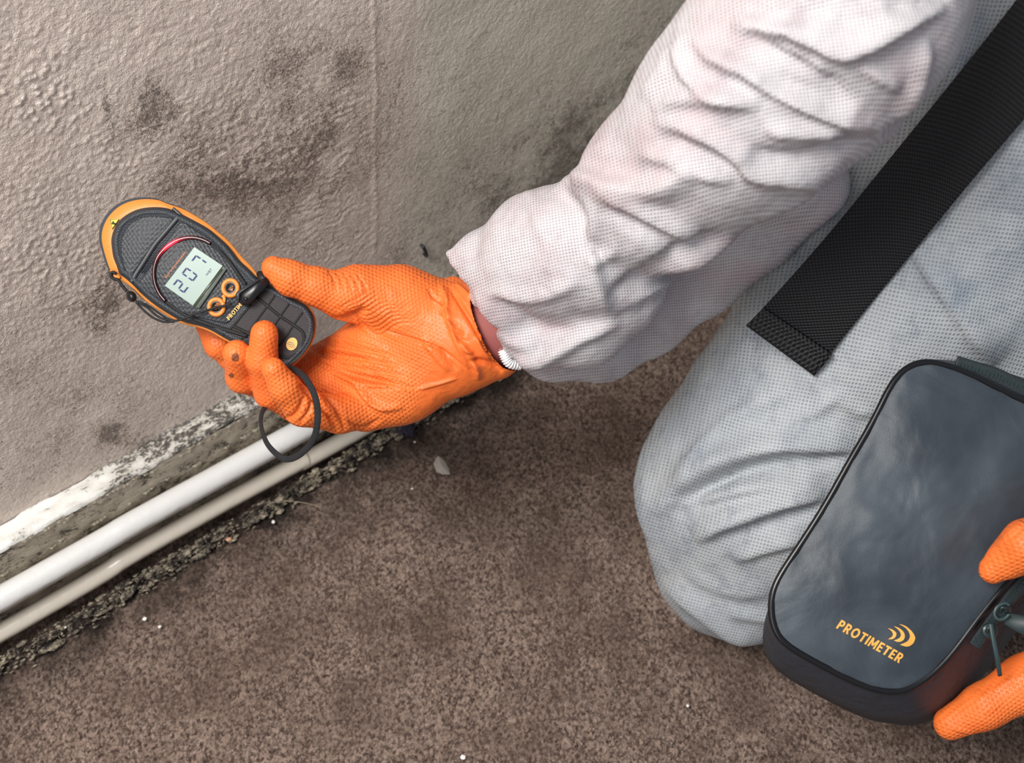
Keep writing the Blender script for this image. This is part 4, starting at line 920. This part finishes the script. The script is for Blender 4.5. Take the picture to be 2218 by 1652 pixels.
for a, b in L_:
    o_ = catmull([c7(*p) for p in a], 4); i_ = catmull([c7(*p) for p in b][::-1] if False else [c7(*a[-1])]+[c7(*p) for p in b]+[c7(*a[0])], 4)[1:-1]
    n_ = 24; oo = o_[np.linspace(0, len(o_)-1, n_).astype(int)]; ii = i_[::-1][np.linspace(0, len(i_)-1, n_).astype(int)]
    pts = np.vstack([oo, ii]); dv = np.array([dpan(*p)-.0006 for p in pts]); pr.append((PV(pts, dv), [(k, k+1, n_+k+1, n_+k) for k in range(n_-1)]))
v, f = join(pr); mk('crescent_mark', v, f, MPR, panel, False)

# ------------------------------------------------------------------ webbing strap on the thigh
La = [(1617, 703), (1668, 650), (1800, 500), (1962, 300), (2100, 130), (2240, -50), (2330, -170)]
Ra = [(1764, 812), (1815, 745), (1925, 610), (2040, 470), (2140, 350), (2260, 210), (2400, 50)]
La = catmull(La, 10); Ra = catmull(Ra, 10); n = len(La); W_ = 14; V = []; wv = []; cum = 0; depth = []
mid_ = (La+Ra)/2
dm = np.min([[min(hit(a*(1-k)+c_*k, b*(1-k)+e_*k), 1.1) for (a, b), (c_, e_) in zip(La, Ra)] for k in np.linspace(.1, .9, 9)], 0); dl = np.array([min(hit(a, b), 1.1) for a, b in La]); dr = np.array([min(hit(a, b), 1.1) for a, b in Ra])
ker = np.ones(9)/9
sm = lambda a: np.convolve(np.pad(a, 4, 'edge'), ker, 'valid')
dc = sm(np.minimum(dm, np.minimum(dl, dr)+.004))-.006
for i_ in range(n):
    if i_: cum += np.linalg.norm(P(*mid_[i_], dc[i_])-P(*mid_[i_-1], dc[i_-1]))
    for side in (0, 1):
        for k in range(W_+1):
            u_ = k/W_; q = La[i_]*(1-u_)+Ra[i_]*u_; dd_ = dc[i_]+.0012*math.cos(u_*6.28)*0+.0015*vnoise(np.array([i_*.15]), np.array([u_*1.5]), 3)[0]
            V.append(P(q[0], q[1], dd_+(.0022 if side else 0))); wv.append((cum, u_*.05, 0))
n2 = (W_+1)*2; f = []
for i_ in range(n-1):
    for k in range(W_):
        a = i_*n2+k; f.append((a, a+n2, a+n2+1, a+1)); a += W_+1; f.append((a, a+1, a+n2+1, a+n2))
    for k, fl_ in ((0, 0), (W_, 1)): 
        a = i_*n2+k; b = a+W_+1; f.append((a, b, b+n2, a+n2) if not fl_ else (a, a+n2, b+n2, b))
for k in range(W_): f.append((k, k+1, k+1+W_+1, k+W_+1))
strap = mk('webbing_strap', V, f, MWB, attrs=dict(weave=np.array(wv))); tag(strap, 'wide black woven strap with stitched end lying diagonally across the white thigh', 'strap')
# folded hem and stitching
hL = catmull(np.array([(1617, 703), (1640, 680), (1652, 667)]), 3); hR = catmull(np.array([(1764, 812), (1790, 782), (1800, 768)]), 3); V = []; wv = []; f = []
for i_ in range(len(hL)):
    for k in range(11):
        u_ = k/10; q = hL[i_]*(1-u_)+hR[i_]*u_; e_ = i_/(len(hL)-1); lift = .0050*math.sin(min(1, e_*1.0+.15)*math.pi*.5) if e_ < .98 else .0004
        sd = dc[int(np.argmin(np.hypot(*(La-hL[i_]).T)))]; V.append(P(q[0], q[1], sd-lift*.55-.0002)); wv.append((u_*.05, e_*.01, 0))
for i_ in range(len(hL)-1):
    for k in range(10): a = i_*11+k; f.append((a, a+11, a+12, a+1))
hm = mk('folded_hem', V, f, MWB, strap, attrs=dict(weave=np.array(wv)))
sol = hm.modifiers.new('thick', 'SOLIDIFY'); sol.thickness = .0015
st_ = []
for k in range(26):
    u_ = (k+.2)/26.4; u2 = (k+.75)/26.4; A = np.array([1646, 673]); B = np.array([1793, 776]); q0 = A*(1-u_)+B*u_; q1 = A*(1-u2)+B*u2
    st_.append(tube(np.array([P(*q0, dc[1]-.0016), P(*q1, dc[1]-.0016)]), .0004, 5))
v, f = join(st_); o = mk('stitching', v, f, simple('grey_thread', (58, 58, 62), .7), strap); o['kind'] = 'stuff'
